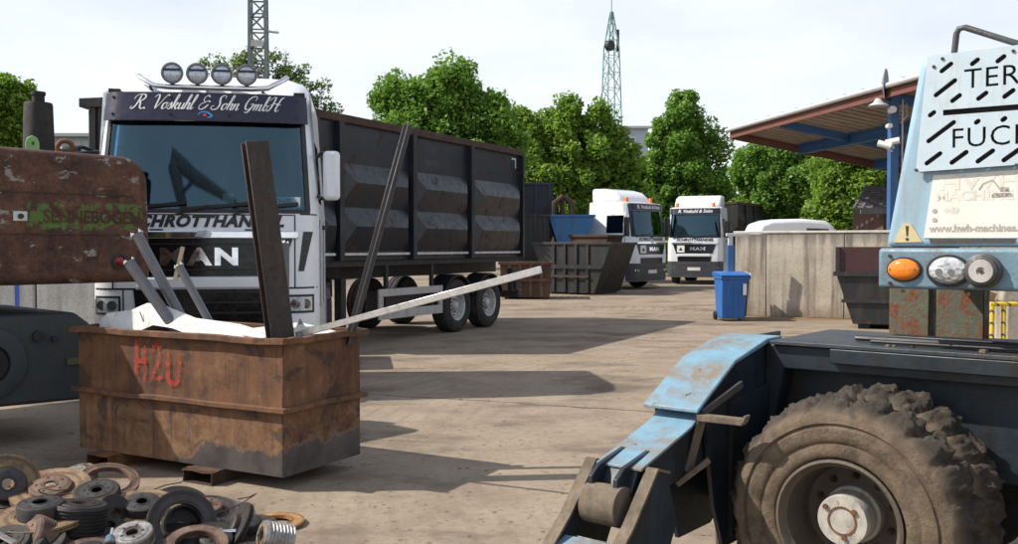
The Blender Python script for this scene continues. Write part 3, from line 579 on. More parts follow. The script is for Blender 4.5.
# ---------------------------------------------------------------- wheels
def wheel(parent, loc, Rr, W, side, axis='x', tyre=None, rim=None, n=28, lugs=10):
    """truck wheel: tyre mesh with its rim and nuts as children; side = outward sign along axis"""
    out = Vector((side, 0, 0)) if axis == 'x' else Vector((0, side, 0))
    Mx = Matrix.Translation(Vector(loc)) @ out.to_track_quat('Z', 'Y').to_matrix().to_4x4()
    r0 = Rr * 0.56
    prof = [(r0, -W*0.42), (Rr*0.72, -W*0.5), (Rr*0.92, -W*0.47), (Rr, -W*0.36)]
    for k in range(-2, 3):
        c = k * W * 0.15
        prof += [(Rr, c - W*0.05), (Rr*0.975, c - W*0.04), (Rr*0.975, c + W*0.04), (Rr, c + W*0.05)] if k in (-2, 0, 2) else []
    prof += [(Rr, W*0.36), (Rr*0.92, W*0.47), (Rr*0.72, W*0.5), (r0, W*0.42)]
    t = MB().lathe(prof, n, Mx, True).obj('wheel', tyre or M['tyre'], parent, smooth=40)
    rp = [(r0, W*0.43), (r0*0.94, W*0.40), (r0*0.9, W*0.25), (r0*0.86, W*0.05), (r0*0.62, W*0.02), (r0*0.56, W*0.14), (r0*0.30, W*0.16), (r0*0.28, W*0.34), (r0*0.2, W*0.38), (0.0, W*0.38)]
    rm = MB().lathe(rp, n, Mx, False, False).obj('rim', rim or M['rim'], t, smooth=35)
    if lugs:
        q = MB()
        for k in range(lugs):
            a = 2*math.pi*k/lugs; q.lathe([(Rr*0.03, W*0.14), (Rr*0.03, W*0.22), (0, W*0.23)], 6, Mx @ Matrix.Translation((r0*0.44*math.cos(a), r0*0.44*math.sin(a), 0)))
        for k in range(8):
            a = 2*math.pi*(k+.5)/8; q.lathe([(Rr*0.045, W*0.03), (Rr*0.045, W*0.045), (0, W*0.046)], 8, Mx @ Matrix.Translation((r0*0.74*math.cos(a), r0*0.74*math.sin(a), 0)))
        q.obj('wheel_nuts', M['dark'], t)['kind'] = 'stuff'
    return t

# ---------------------------------------------------------------- script lettering, drawn as pen strokes
GLYPH = {
 'R': (0.78, [[(-.05,.62),(-.02,.86),(.2,1.0),(.5,.98),(.62,.8),(.5,.6),(.3,.52)], [(.3,.96),(.28,.6),(.2,.2),(.05,0),(-.08,.08),(-.02,.2)], [(.3,.54),(.45,.4),(.52,.12),(.68,0),(.82,.12)]]),
 '.': (0.25, [[(.05,.09),(.09,.02),(.12,.0)]]),
 'V': (0.62, [[(-.08,.78),(.02,.96),(.16,.95),(.22,.7),(.22,.3),(.25,.0)], [(.25,.0),(.45,.4),(.6,.8),(.72,.98),(.82,.9)]]),
 'o': (0.36, [[(.2,.44),(.06,.34),(.05,.1),(.15,.0),(.28,.12),(.29,.34),(.2,.44),(.3,.38),(.4,.42)]]),
 's': (0.30, [[(-.02,.06),(.12,.3),(.18,.46),(.22,.3),(.26,.12),(.16,0),(.04,.06)]]),
 'k': (0.40, [[(.0,.1),(.16,.6),(.2,.95),(.12,1.0),(.08,.7),(.06,0)], [(.08,.2),(.2,.42),(.3,.4),(.24,.26),(.12,.22),(.22,.16),(.3,0),(.42,.1)]]),
 'u': (0.40, [[(0,.3),(.06,.44),(.07,.12),(.14,0),(.26,.14),(.32,.44),(.3,.1),(.36,0),(.44,.12)]]),
 'h': (0.38, [[(.0,.1),(.16,.6),(.2,.95),(.12,1.0),(.08,.7),(.06,0)], [(.06,.12),(.16,.38),(.27,.44),(.28,.28),(.26,.08),(.33,0),(.42,.12)]]),
 'l': (0.26, [[(.0,.1),(.16,.6),(.2,.95),(.12,1.0),(.08,.7),(.07,.12),(.14,0),(.26,.14)]]),
 '&': (0.62, [[(.58,.36),(.42,.1),(.2,0),(.05,.14),(.1,.38),(.32,.5),(.2,.6),(.16,.8),(.3,.98),(.48,.88)], [(.32,.5),(.5,.6),(.62,.52)]]),
 'S': (0.60, [[(.62,.78),(.6,.96),(.44,1.0),(.3,.86),(.34,.62),(.42,.38),(.36,.1),(.16,0),(-.04,.08),(-.02,.24),(.1,.26)]]),
 'n': (0.40, [[(0,.3),(.06,.44),(.06,0)], [(.06,.12),(.16,.38),(.27,.44),(.28,.28),(.26,.08),(.33,0),(.42,.12)]]),
 'G': (0.66, [[(.6,.7),(.62,.92),(.46,1.0),(.22,.86),(.1,.5),(.16,.14),(.36,.06),(.52,.26),(.56,.46)], [(.36,.42),(.56,.46),(.5,.1),(.36,-.14),(.16,-.1)]]),
 'm': (0.60, [[(0,.3),(.06,.44),(.06,0)], [(.06,.12),(.14,.38),(.22,.44),(.24,.3),(.23,0)], [(.23,.12),(.34,.4),(.44,.43),(.45,.28),(.43,.08),(.5,0),(.6,.12)]]),
 'b': (0.38, [[(.0,.1),(.16,.6),(.2,.95),(.12,1.0),(.08,.7),(.07,.14),(.16,0),(.28,.14),(.26,.36),(.14,.4),(.3,.34),(.38,.4)]]),
 'H': (0.80, [[(-.08,.74),(.04,.96),(.2,.96),(.2,.6),(.14,.16),(.0,0),(-.1,.1)], [(.74,1.0),(.6,.9),(.52,.5),(.5,.1),(.6,0),(.74,.12)], [(.02,.42),(.3,.54),(.6,.46),(.7,.52)]]),
 ' ': (0.28, [])}
def script(s, h, slant=0.42, w=0.105):
    x = 0; V_, F_ = [], []
    for ch in s:
        adv, strokes = GLYPH[ch]
        for st in strokes:
            v_, f_ = ribbon([(x + a, b) for a, b in st], w * 0.45, w, slant); b0 = len(V_)
            V_ += v_; F_ += [tuple(i + b0 for i in f) for f in f_]
        x += adv
    return [((a - (x + slant * 0.5) / 2) * h, (b - 0.5) * h) for a, b in V_], F_

# ---------------------------------------------------------------- forward-control truck cab
def lerp_tab(tab, z):
    if z <= tab[0][0]: return tab[0][1]
    for (a, b), (c, d) in zip(tab, tab[1:]):
        if z <= c: return b + (d - b) * (z - a) / (c - a)
    return tab[-1][1]
class Cab:
    W, r, bow, depth = 1.22, 0.24, 0.11, 2.25
    tab = [(0.3, 0.02), (0.9, -0.02), (1.3, -0.02), (1.85, 0.0), (2.08, 0.03), (3.08, 0.20), (3.4, 0.28)]
    def wz(s, z): return lerp_tab([(2.0, 1.22), (3.1, 1.145), (3.4, 1.125)], z)
    def yf(s, x, z, W=None):
        W = s.wz(z); y = lerp_tab(s.tab, z) + s.bow * (x / W) ** 2; e = abs(x) - (W - s.r)
        if e > 0: y += s.r - math.sqrt(max(0, s.r ** 2 - min(e, s.r) ** 2))
        return y
    def patch(s, xl, xr, z0, z1, off, thick=0.02, nx=18, nz=6, pts=None):
        fl = xl if callable(xl) else (lambda z: xl); fr = xr if callable(xr) else (lambda z: xr)
        m = MB(); n1 = nx + 1
        for layer in (off, off - thick):
            m.v += [(x := (fl(z) + (fr(z) - fl(z)) * i / nx) * s.wz(z) / s.W, s.yf(x, z) - layer, z) for j in range(nz + 1) for z in [z0 + (z1 - z0) * j / nz] for i in range(n1)]
        K = n1 * (nz + 1)
        for j in range(nz):
            for i in range(nx):
                a = j*n1 + i; q = (a, a+1, a+1+n1, a+n1); m.f += [q, tuple(K + k for k in q[::-1])]
        edge = [i for i in range(nx)] + [nx + j*n1 for j in range(nz)] + [nz*n1 + i for i in range(nx, 0, -1)] + [j*n1 for j in range(nz, 0, -1)]
        for k in range(len(edge)):
            a, b = edge[k], edge[(k + 1) % len(edge)]; m.f.append((a, b, K + b, K + a))
        return m
    def decal(s, vf, cx, cz, off):
        V_, F_ = vf; m = MB(); m.add([(cx + x, s.yf(cx + x, cz + z) - off, cz + z) for x, z in V_], F_); return m
    def shell(s, top):
        """top: list of (z, half width, front y, rear y) rings above the visor"""
        ZL = [0.32, 0.62, 0.9, 1.2, 1.38, 1.6, 1.85, 2.08, 2.2, 2.5, 2.9, 3.08, 3.22, 3.4]
        xs_ = [-s.W + 2*s.W*k/40 for k in range(41)]
        xs_ = [-s.W * math.cos(math.pi * k / 40) * 0.5 + x * 0.5 for k, x in enumerate(xs_)]
        ys_ = [0.40, 0.52, 1.35, 1.5, s.depth]
        rings = []
        for z in ZL:
            q = s.wz(z) / s.W; ring = [(x*q, s.yf(x*q, z), z) for x in xs_] + [(s.W*q, y, z) for y in ys_] + [(-s.W*q, y, z) for y in ys_[::-1]]
            rings.append(ring)
        for (z, W, y0, y1) in top:
            ring = [(x / s.W * W, y0 + s.bow * (x / s.W)**2 + (0 if abs(x) < s.W - s.r else (s.r - math.sqrt(max(0, s.r**2 - (abs(x) - s.W + s.r)**2)))), z) for x in xs_]
            ring += [(W, y0 + 0.30 + (y1 - y0 - 0.30) * k / 4, z) for k in range(5)] + [(-W, y0 + 0.30 + (y1 - y0 - 0.30) * k / 4, z) for k in range(4, -1, -1)]
            rings.append(ring)
        m = MB(); n = len(rings[0])
        for r_ in rings: m.v += r_
        for j in range(len(rings) - 1):
            for i in range(n):
                a, b = j*n + i, j*n + (i + 1) % n
                if j < len(ZL) - 1:
                    zc = (ZL[j] + ZL[j+1]) / 2
                    if i < 40:
                        xc = (xs_[i] + xs_[i+1]) / 2
                        if 2.08 < zc < 3.08 and abs(xc) < 1.10: continue
                    elif 2.2 < zc < 2.9 and i in (42, 43 + 5, 42 + 5, 41 + 5) and ((i == 42) or (i == 48)): continue
                m.f.append((a, b, b + n, a + n))
        m.f.append(tuple(range((len(rings)-1)*n, len(rings)*n))); m.f.append(tuple(range(n))[::-1])
        return m
def mirror(parent, side, loc, h=0.56, w=0.20, shellmat=None, arm_to=None):
    x, y, z = loc
    b = MB(); b.box(x - w/2, x + w/2, y - 0.06, y + 0.06, z - h/2, z + h/2); o = b.obj('mirror', shellmat or M['black'], parent, 0.05, 3)
    MB().box(x - w/2 + .02, x + w/2 - .02, y + 0.06, y + 0.066, z - h/2 + .03, z + h/2 - .03).obj('mirror_glass', M['chrome'], o)
    for dz in (h*0.42, -h*0.42):
        a = MB(); a.tube([(x, y, z + dz), (x - side*0.12, y + 0.02, z + dz*1.1), (side*1.2, y + 0.12, z + dz*0.95)], 0.022, 8); a.obj('mirror_arm', M['black'], o, smooth=40)
    return o
def headlight(cab, parent, side, x0, x1, z0, z1):
    h = cab.patch(min(side*x0, side*x1), max(side*x0, side*x1), z0, z1, 0.012, 0.03, 6, 4).obj('headlight', M['black'], parent, smooth=40)
    cab.patch(min(side*(x0+.02), side*(x1-.02)), max(side*(x0+.02), side*(x1-.02)), z0+.025, z1-.025, 0.02, 0.01, 6, 4).obj('lens', M['lens'], h, smooth=40)
    for k in (0.3, 0.7):
        x = side*(x0 + (x1 - x0)*k); z = (z0 + z1)/2; b = MB(); b.cyl((x, cab.yf(x, z) - 0.022, z), (0, 1, 0), (z1 - z0)*0.26, 0.012, 14); b.obj('bulb_bowl', M['chrome'], h, smooth=40)
    return h
M['bumper'] = plain('bumper_grey', (0.06, 0.065, 0.075), 0.5, var=0.2, scale=4)
def truck(name, label, loc, rotz, group=None, near=False, cargo=None):
    T = thing(name, label, 'truck', loc, rotz, group); C = Cab(); W = C.W
    if near: top = [(3.50, 1.10, 0.40, 2.25), (3.60, 1.04, 0.58, 2.22), (3.68, 0.92, 0.85, 2.15), (3.72, 0.7, 1.15, 2.0)]
    else: top = [(3.43, 1.10, 0.50, 2.25), (3.46, 0.95, 0.7, 2.2)]
    lower = M['white'] if near else M['black']
    C.shell(top).obj('cab_shell', M['white'] if True else 0, T, smooth=32)
    # interior seen through the glass
    i_ = MB(); i_.box(-1.1, 1.1, 2.0, 2.1, 1.5, 3.3); i_.box(-1.1, 1.1, 0.25, 2.1, 1.35, 1.5); i_.obj('rear_wall', M['interior'], T)
    d_ = MB(); d_.prism([(0.10, 1.85), (0.14, 2.06), (0.5, 2.12), (0.75, 2.0), (0.75, 1.6), (0.2, 1.6)], 'x', -1.08, 1.08); d_.obj('dashboard', M['interior'], T, 0.03)
    for sx in (-0.55, 0.55):
        s_ = MB(); s_.box(sx - .25, sx + .25, 1.15, 1.65, 1.6, 1.85); s_.box(sx - .24, sx + .24, 1.55, 1.72, 1.85, 2.55); s_.box(sx - .14, sx + .14, 1.56, 1.68, 2.58, 2.8); s_.obj('seat', M['interior'], T, 0.05)
    st = MB(); rot = Matrix.Translation((0.55, 0.75, 2.12)) @ Euler((R(60), 0, 0)).to_matrix().to_4x4()
    st.lathe([(0.21, -0.015), (0.235, -0.015), (0.235, 0.015), (0.21, 0.015)], 24, rot, True); st.obj('steering_wheel', M['black'], T, smooth=40)
    # glazing
    ws = C.patch(-1.13, 1.13, 2.075, 3.10, -0.004, 0.008, 28, 8).obj('windscreen', M['screen'], T, smooth=40)
    fr = MB()
    a = C.patch(-1.13, 1.13, 2.06, 2.105, 0.006, 0.012, 28, 1); fr.add(a.v, a.f)
    for sx in (-1, 1):
        a = C.patch(min(sx*1.085, sx*1.135), max(sx*1.085, sx*1.135), 2.09, 3.1, 0.005, 0.012, 2, 8); fr.add(a.v, a.f)
    fr.obj('windscreen_seal', M['black'], ws)
    for sx in (-1, 1):
        wa, wb_ = C.wz(2.2) - .004, C.wz(2.9) - .004; b = MB(); b.add([(sx*wa, .52, 2.2), (sx*wa, 1.35, 2.2), (sx*wb_, 1.35, 2.9), (sx*wb_, .52, 2.9), (sx*(wa-.008), .52, 2.2), (sx*(wa-.008), 1.35, 2.2), (sx*(wb_-.008), 1.35, 2.9), (sx*(wb_-.008), .52, 2.9)], [(0,1,2,3),(7,6,5,4),(0,4,5,1),(1,5,6,2),(2,6,7,3),(3,7,4,0)]); b.obj('side_window', M['window'], T)
        dr = MB(); dr.box(sx*W - 0.002*sx, sx*W + 0.006*sx, 0.40, 0.42, 1.0, 2.0); dr.obj('door_gap', M['black'], T); dr = MB(); dr.box(sx*W, sx*W + 0.006*sx, 1.48, 1.50, 1.0, 2.0); dr.obj('door_gap', M['black'], T)
        MB().box(min(sx*W, sx*(W+.03)), max(sx*W, sx*(W+.03)), 1.2, 1.4, 1.9, 1.95).obj('door_handle', M['black'], T)
    for (x0, x1) in ((-0.95, -0.2), (-0.25, 0.5), (0.35, 1.0)) if near else ((-0.9, 0.0), (0.0, 0.9)):
        wp = MB(); za, zb = 2.10, 2.17
        wp.bar((x0, C.yf(x0, za) - 0.03, za), (x1, C.yf(x1, zb) - 0.035, zb), 0.02, 0.035); wp.bar((x0 - 0.05, C.yf(x0, 2.06) - 0.02, 2.04), (x0 + 0.3, C.yf(x0 + .3, 2.15) - 0.045, 2.14), 0.02, 0.02); wp.obj('wiper', M['black'], T)
    # sun visor
    vz0, vz1 = (3.075, 3.39) if near else (3.10, 3.36)
    vis = C.patch(-1.17, 1.17, vz0, vz1, 0.10, 0.03, 30, 4).obj('sun_visor', M['visor'], T, smooth=40)
    if near:
        for x in (-0.98, -0.36, 0.26, 0.98):
            for z in (3.14, 3.33):
                b = MB(); b.cyl((x, C.yf(x, z) - 0.10, z), (0, 1, 0), 0.016, 0.02, 8); b.obj('visor_bolt', M['dark'], vis)
        C.decal(script('R. Voskuhl & Sohn GmbH', 0.163), 0.02, 3.28, 0.104).obj('script_lettering', M['letter_white'], vis)
        em = C.decal(ribbon([(-.075,0),(-.03,.035),(.03,.03),(.075,-.01),(.03,-.03)], 0.012, 0.022), 0, 3.135, 0.104); em.obj('emblem', plain('emblem_blue', (0.05, 0.25, 0.6), 0.4), vis)
        em = C.decal(([(0.02*math.cos(a*.5236), 0.018*math.sin(a*.5236)) for a in range(12)], [tuple(range(12))]), 0.0, 3.135, 0.106); em.obj('emblem_dot', plain('emblem_red', (0.5, 0.05, 0.06), 0.4), vis)
    else:
        C.decal(text2d('R. Voskuhl & Sohn', 0.2, 0.35, 0.004), 0, 3.23, 0.104).obj('lettering', M['letter_white'], vis)
    # front panel, grille, badge
    C.decal(text2d('SCHROTTHANDEL', 0.170 if near else 0.17, 0.3, 0.009, 1.10, 1.06 if near else 1.05), 0.02, 1.965, 0.006).obj('company_lettering', M['letter_black'], T)
    C.patch(-1.0, 1.0, 1.78, 1.865, 0.03, 0.03, 24, 3).obj('chrome_strip', M['chrome'], T, 0.012)
    lionp = MB(); lionp.add(*[[(x, C.yf(x, 1.83) - 0.036, 1.83 + z) for x, z in [(-.09,-.03),(.07,-.035),(.09,.01),(.03,.045),(-.06,.03)]], [(0,1,2,3,4)]]); lionp.obj('lion_badge', M['lens'], T)
    gr = C.patch(lambda z: -(0.80 + 0.14*(z-1.38)/0.4), lambda z: 0.80 + 0.14*(z-1.38)/0.4, 1.37, 1.785, 0.012, 0.03, 26, 4).obj('grille', M['grille'], T, smooth=40)
    for z in (1.44, 1.72):
        C.patch(-0.80, 0.80, z - .008, z + .008, 0.022, 0.012, 20, 1).obj('grille_bar', M['black'], gr)
    C.decal(text2d('MAN', 0.25 if near else 0.2, 0, 0.012, 1.25, 1.35), -0.05 if near else 0.15, 1.575, 0.018).obj('maker_lettering', M['chrome'], gr)
    C.patch(-0.70, 0.70, 1.245, 1.355, 0.03, 0.03, 20, 2).obj('front_step', M['white'], T, 0.01)
    lg = C.patch(lambda z: -(0.66 + 0.1*(z-0.4)), lambda z: 0.66 + 0.1*(z-0.4), 0.42, 1.23, 0.012, 0.03, 20, 6).obj('lower_grille', M['grille'], T, smooth=40)
    for z in np.arange(0.5, 1.2, 0.115): C.patch(-0.6, 0.6, z, z + 0.02, 0.03, 0.02, 16, 1).obj('grille_bar', M['black'], lg)
    if not near:                                               # dark three-part steel bumper of the far trucks
        C.patch(-1.23, 1.23, 0.33, 1.02, 0.03, 0.05, 34, 6).obj('bumper', M['bumper'], T, smooth=40)
        C.patch(-0.28, 0.28, 0.62, 0.76, 0.045, 0.012, 8, 1).obj('number_plate', M['letter_white'], T)
        C.patch(-0.75, -0.42, 1.42, 1.72, 0.03, 0.012, 8, 1).obj('warning_plate', M['letter_white'], T)
        C.decal(([(-.09,-.06),(.09,-.06),(0,.09)], [(0,1,2)]), -0.585, 1.56, 0.034).obj('warning_mark', M['letter_black'], T)
        for sx in (-1, 1): headlight(C, T, sx, 0.72, 1.12, 0.66, 0.86)
    else:
        for sx in (-1, 1):
            headlight(C, T, sx, 0.88, 1.165, 0.955, 1.16)
            a = C.patch(min(sx*0.86, sx*1.19), max(sx*0.86, sx*1.19), 0.36, 0.92, 0.02, 0.03, 10, 3); a.obj('bumper_corner', M['white'], T, smooth=40)
            cut = C.patch(lambda z, s=sx: min(s*(1.0+.12*(z-1.42)), s*(1.06+.22*(z-1.42))), lambda z, s=sx: max(s*(1.0+.12*(z-1.42)), s*(1.06+.22*(z-1.42))), 1.42, 1.86, 0.004, 0.01, 4, 5); cut.obj('air_slot', M['grille'], T)
            gap = C.patch(min(sx*0.72, sx*1.2), max(sx*0.72, sx*1.2), 1.225, 1.245, 0.002, 0.01, 10, 1); gap.obj('panel_gap', M['black'], T)
            gap = C.patch(min(sx*1.02, sx*1.2), max(sx*1.02, sx*1.2), 2.045, 2.06, 0.002, 0.01, 6, 1); gap.obj('panel_gap', M['black'], T)
            gap = C.patch(min(sx*0.955, sx*0.97), max(sx*0.955, sx*0.97), 1.245, 2.05, 0.002, 0.01, 1, 8); gap.obj('panel_gap', M['black'], T)
            gap = C.patch(min(sx*0.845, sx*0.86), max(sx*0.845, sx*0.86), 0.4, 1.225, 0.002, 0.01, 1, 8); gap.obj('panel_gap', M['black'], T)
            fo = C.patch(min(sx*0.92, sx*1.12), max(sx*0.92, sx*1.12), 0.52, 0.64, 0.03, 0.01, 6, 2); fo.obj('fog_lamp', M['lens'], T, smooth=40)
        hg = C.patch(-0.95, 0.95, 2.035, 2.048, 0.002, 0.01, 20, 1); hg.obj('panel_gap', M['black'], T)
        for sx in (-0.5, 0.5):
            hd_ = C.patch(sx - .07, sx + .07, 1.87, 1.885, 0.012, 0.02, 4, 1); hd_.obj('flap_handle', M['black'], T)
        # name plate on the dash and papers behind the glass
        np_ = MB(); np_.box(0.62, 1.02, 0.09 + .04, 0.10 + .04, 2.125, 2.245); pl = np_.obj('name_plate', M['letter_white'], T)
        tv, tf = text2d('RENE', 0.11, 0, 0.004); nm = MB(); nm.add([(0.79 + x, 0.127, 2.185 + z) for x, z in tv], tf); nm.obj('plate_lettering', M['letter_black'], pl)
        MB().box(0.18, 0.30, 0.15, 0.16, 2.17, 2.28).obj('paper_slip', M['letter_white'], T)
    # roof furniture
    if near:
        lb = MB(); lb.tube([(-0.76, 0.46, 3.60), (-0.70, 0.36, 3.55), (-0.56, 0.28, 3.47), (-0.40, 0.26, 3.455), (0.50, 0.26, 3.455), (0.66, 0.28, 3.47), (0.80, 0.36, 3.56), (0.86, 0.46, 3.62)], 0.032, 10); bar_ = lb.obj('lamp_bar', M['chrome'], T, smooth=50)
        for x in (-0.6, 0.0, 0.6):
            MB().tube([(x, 0.27, 3.455), (x, 0.42, 3.42)], 0.018, 6).obj('bar_bracket', M['dark'], bar_)
        for k, x in enumerate((-0.36, -0.095, 0.17, 0.435)):
            z = 3.605; rot = Matrix.Translation((x, 0.25, z)) @ Euler((R(90), 0, 0)).to_matrix().to_4x4()
            b = MB(); b.lathe([(0.0, -0.10), (0.06, -0.09), (0.105, -0.03), (0.118, 0.0), (0.118, 0.03), (0.100, 0.035), (0.095, 0.02), (0.0, 0.015)], 24, rot); lp = b.obj('spot_lamp', M['pipe'], bar_, smooth=40)
            b = MB(); b.lathe([(0.097, 0.02), (0.07, 0.034), (0.03, 0.04), (0.0, 0.041)], 24, rot); b.obj('lens', M['lens'], lp, smooth=60)
            b = MB(); b.bar((x - 0.09, 0.205, z + 0.035), (x + 0.09, 0.205, z + 0.035), 0.012, 0.02); b.obj('lens_bar', M['black'], lp)
            b = MB(); b.tube([(x, 0.26, 3.455), (x, 0.25, 3.50)], 0.022, 8); b.obj('lamp_foot', M['rust_dark'], lp)
        mirror(T, 1, (1.36, 0.30, 2.50), 0.56, 0.19, M['white'])
        mirror(T, -1, (-1.38, 0.05, 2.62), 0.30, 0.22, M['black'])
        b = MB(); b.tube([(-1.15, 0.25, 2.72), (-1.3, -0.15, 2.66), (-1.45, -0.35, 2.60)], 0.028, 8); b.obj('mirror_bracket', M['black'], T, smooth=40)
        b = MB(); b.box(-1.66, -1.48, -0.15, 0.0, 2.30, 2.66); b.obj('kerb_mirror', M['white'], T, 0.03)
        b = MB(); b.box(-1.11, -0.93, C.yf(-1.0, 2.6) - 0.26, C.yf(-1.0, 2.6) - 0.14, 2.46, 2.62); b.obj('front_mirror', M['black'], T, 0.03)
        for x in (-1.0, 1.0): MB().box(x - .06, x + .06, 0.36, 0.46, 3.40, 3.44).obj('marker_lamp', M['rust_dark'], T)
    else:
        sp_ = MB()
        prof = [(0.75, 3.42), (0.85, 3.62), (1.15, 3.86), (1.6, 3.98), (2.25, 4.0), (2.25, 3.42)]
        sp_.prism(prof, 'x', -1.02, 1.02); sp_.obj('roof_spoiler', M['white'], T, 0.14, 3)
        for x in (-0.85, 0.75):
            b = MB(); b.lathe([(0.09, 3.36), (0.09, 3.44), (0.075, 3.46), (0.075, 3.58), (0.05, 3.62), (0, 3.63)], 14, Matrix.Translation((x, 0.62, 0))); b.obj('beacon', M['beacon'], T, smooth=40)
        for sx in (-1, 1): mirror(T, sx, (sx*1.38, 0.20, 2.45), 0.75, 0.25, M['black'])
    # chassis
    fr_ = MB()
    for sx in (-0.42, 0.42): fr_.box(sx - .05, sx + .05, 0.5, 5.6, 0.72, 1.0)
    for y in (2.6, 3.6, 4.6, 5.5): fr_.box(-0.4, 0.4, y - .05, y + .05, 0.78, 0.94)
    fr_.obj('chassis_frame', M['dark'], T)
    for sx in (-1, 1):
        b = MB(); b.prism([(0.45, 0.35), (0.45, 0.5), (0.75, 0.5), (0.78, 0.8), (1.0, 1.08), (1.45, 1.18), (1.9, 1.08), (2.1, 0.8), (2.2, 0.8), (2.2, 1.3), (0.45, 1.3)], 'x', min(sx*1.0, sx*1.2), max(sx*1.0, sx*1.2)); b.obj('wheel_arch', lower if near else M['black'], T)
        wheel(T, (sx*1.04, 1.45, 0.52), 0.52, 0.32, sx, n=28, lugs=10 if near else 0)
        wheel(T, (sx*0.93, 4.95, 0.52), 0.52, 0.58, sx, n=24, lugs=0)
        b = MB(); b.box(min(sx*0.62, sx*1.18), max(sx*0.62, sx*1.18), 2.5, 4.1, 0.42, 0.98); b.obj('fuel_tank', M['pipe'] if sx > 0 else M['dark'], T, 0.08, 3)
        b = MB(); b.prism([(4.3, 0.85), (4.5, 1.08), (4.95, 1.14), (5.4, 1.08), (5.6, 0.85), (5.6, 0.88), (5.4, 1.12), (4.95, 1.18), (4.5, 1.12), (4.3, 0.88)], 'x', min(sx*0.62, sx*1.22), max(sx*0.62, sx*1.22)); b.obj('mudguard', M['black'], T)
    b = MB(); b.cyl((-0.2, 4.8, 1.12), (0, 0, 1), 0.45, 0.1, 20); b.obj('fifth_wheel', M['dark'], T)
    return T, C
TR, CABN = truck('truck_tractor', 'white truck with purple sun visor and four roof lamps behind the rusty skip', (-3.32, 10.35, 0), R(9), near=True)
# reflective warning stripes only the left far truck carries
pa = G(652, 289); pb = G(697, 283)
TA, CA = truck('hook_lift_truck', 'white truck turned right with striped door, beside the black open skip', (pa.x, 37.6, 0), R(46), 'white trucks parked at the far end')
for k, c_ in enumerate(('letter_white', 'red', 'letter_white', 'red')):
    MB().add([(-Cab.W - .012, 0.55 + .1*k, 1.20 + 0.0), (-Cab.W - .012, 0.65 + .1*k, 1.20), (-Cab.W - .012, 0.75 + .1*k, 1.62), (-Cab.W - .012, 0.65 + .1*k, 1.62)], [(0,1,2,3)]).obj('warning_stripe', M[c_] if c_ != 'red' else plain('stripe_red', (0.55, 0.04, 0.03), 0.4), TA)
TB, CB = truck('container_truck', 'white truck facing the camera with dark container behind its cab', (pb.x - 0.5, 41.8, 0), R(-20), 'white trucks parked at the far end')

# ---------------------------------------------------------------- corrugated roll-off container
def container(name, label, loc, rotz, L, Wd, z0, z1, bays, mat, topmat=None, inward=0.0, strip=True, group=None, ys=None):
    """side facing local +x at x=0, body towards -x; length along local +y"""
    c = thing(name, label, 'container', loc, rotz, group); H = z1 - z0
    topmat = topmat or mat
    core = MB()
    core.box(-Wd + .05, -0.05, 0.0, L, z0, z0 + 0.08)                                   # floor
    for x0, x1 in ((-0.10, -0.05), (-Wd + .05, -Wd + .10)): core.box(x0, x1, 0.0, L, z0 + 0.081, z1 - 0.12)
    for y0, y1 in ((0.0, 0.05), (L - 0.05, L)): core.box(-Wd + .101, -0.101, y0, y1, z0 + 0.081, z1 - 0.12)
    core.obj('body', mat, c)
    rim = MB(); 
    for x in (-0.07, -Wd + 0.07): rim.box(x - 0.08, x + 0.08, -0.03, L + 0.03, z1 - 0.13, z1)
    for y in (0.03, L - 0.03): rim.box(-Wd + .15, -0.15, y - 0.06, y + 0.06, z1 - 0.128, z1 - .002)
    rim.obj('top_rim', topmat, c, 0.01)
    ys = ys or [L * k / bays for k in range(bays + 1)]
    for y in ys:
        for xa, xb in ((-0.05, 0.06), (-Wd - 0.06, -Wd + 0.05)):
            MB().box(xa, xb, max(-.01, y - 0.06), min(L + .01, y + 0.06), z0, z1 - 0.132).obj('post', mat, c)
    zt = z1 - (0.78 if strip else 0.48)
    nf = 2; fh = (zt - (z0 + 0.16)) / nf
    for s_, x_ in ((1, -0.05), (-1, -Wd + 0.05)):
        for a, b in zip(ys, ys[1:]):
            for k in range(nf):
                zb = z0 + 0.16 + k * fh; zm = zb + fh * 0.56; zt_ = zb + fh; a_, b_ = a + .062, b - .062; e = min(0.26, (b - a) * .25); o_ = 0.16 * s_
                m = MB(); m.add([(x_, a_, zb), (x_, b_, zb), (x_ + o_, a_ + e, zm), (x_ + o_, b_ - e, zm), (x_, a_, zt_), (x_, b_, zt_)], [(0,1,3,2), (2,3,5,4), (0,2,4), (1,5,3)])
                m.obj('fold_panel', mat, c)
    if strip:
        for a, b in zip(ys, ys[1:]): MB().box(0.005, 0.015, a + 0.09, b - 0.12, z0 + 0.085, z0 + 0.125).obj('reflective_strip', M['strip'], c)
        tp = MB(); tp.box(-0.045, -0.038, L - 0.42, L - 0.22, z1 - 0.24, z1 - 0.20); tp.box(-0.045, -0.038, L - 0.26, L - 0.22, z1 - 0.42, z1 - 0.241); tp.obj('corner_mark', M['strip'], c)
    return c
th = R(-27.1); CL = 7.24
cf = Vector((-3.01, 14.76, 0))
cont = container('roll_off_container', 'long black rust-streaked ribbed container on the trailer behind the white truck', (-3.01, 14.76, 0), th, CL, 2.45, 1.46, 3.83, 5, M['bin_black'], M['rust_dark'], ys=[0.0, 0.62, 2.78, 4.92, 7.24])
tl = thing('container_trailer', 'dark trailer chassis with pale side guard under the black container', 'trailer', (-3.01, 14.76, 0), th)
f = MB()
for x in (-0.8, -1.6): f.box(x - .09, x + .09, 0.15, CL + 0.1, 1.12, 1.455)
for y in np.arange(0.3, CL, 1.1): f.box(-1.5, -0.9, y, y + .12, 1.15, 1.40)
f.obj('chassis_frame', M['dark'], tl)
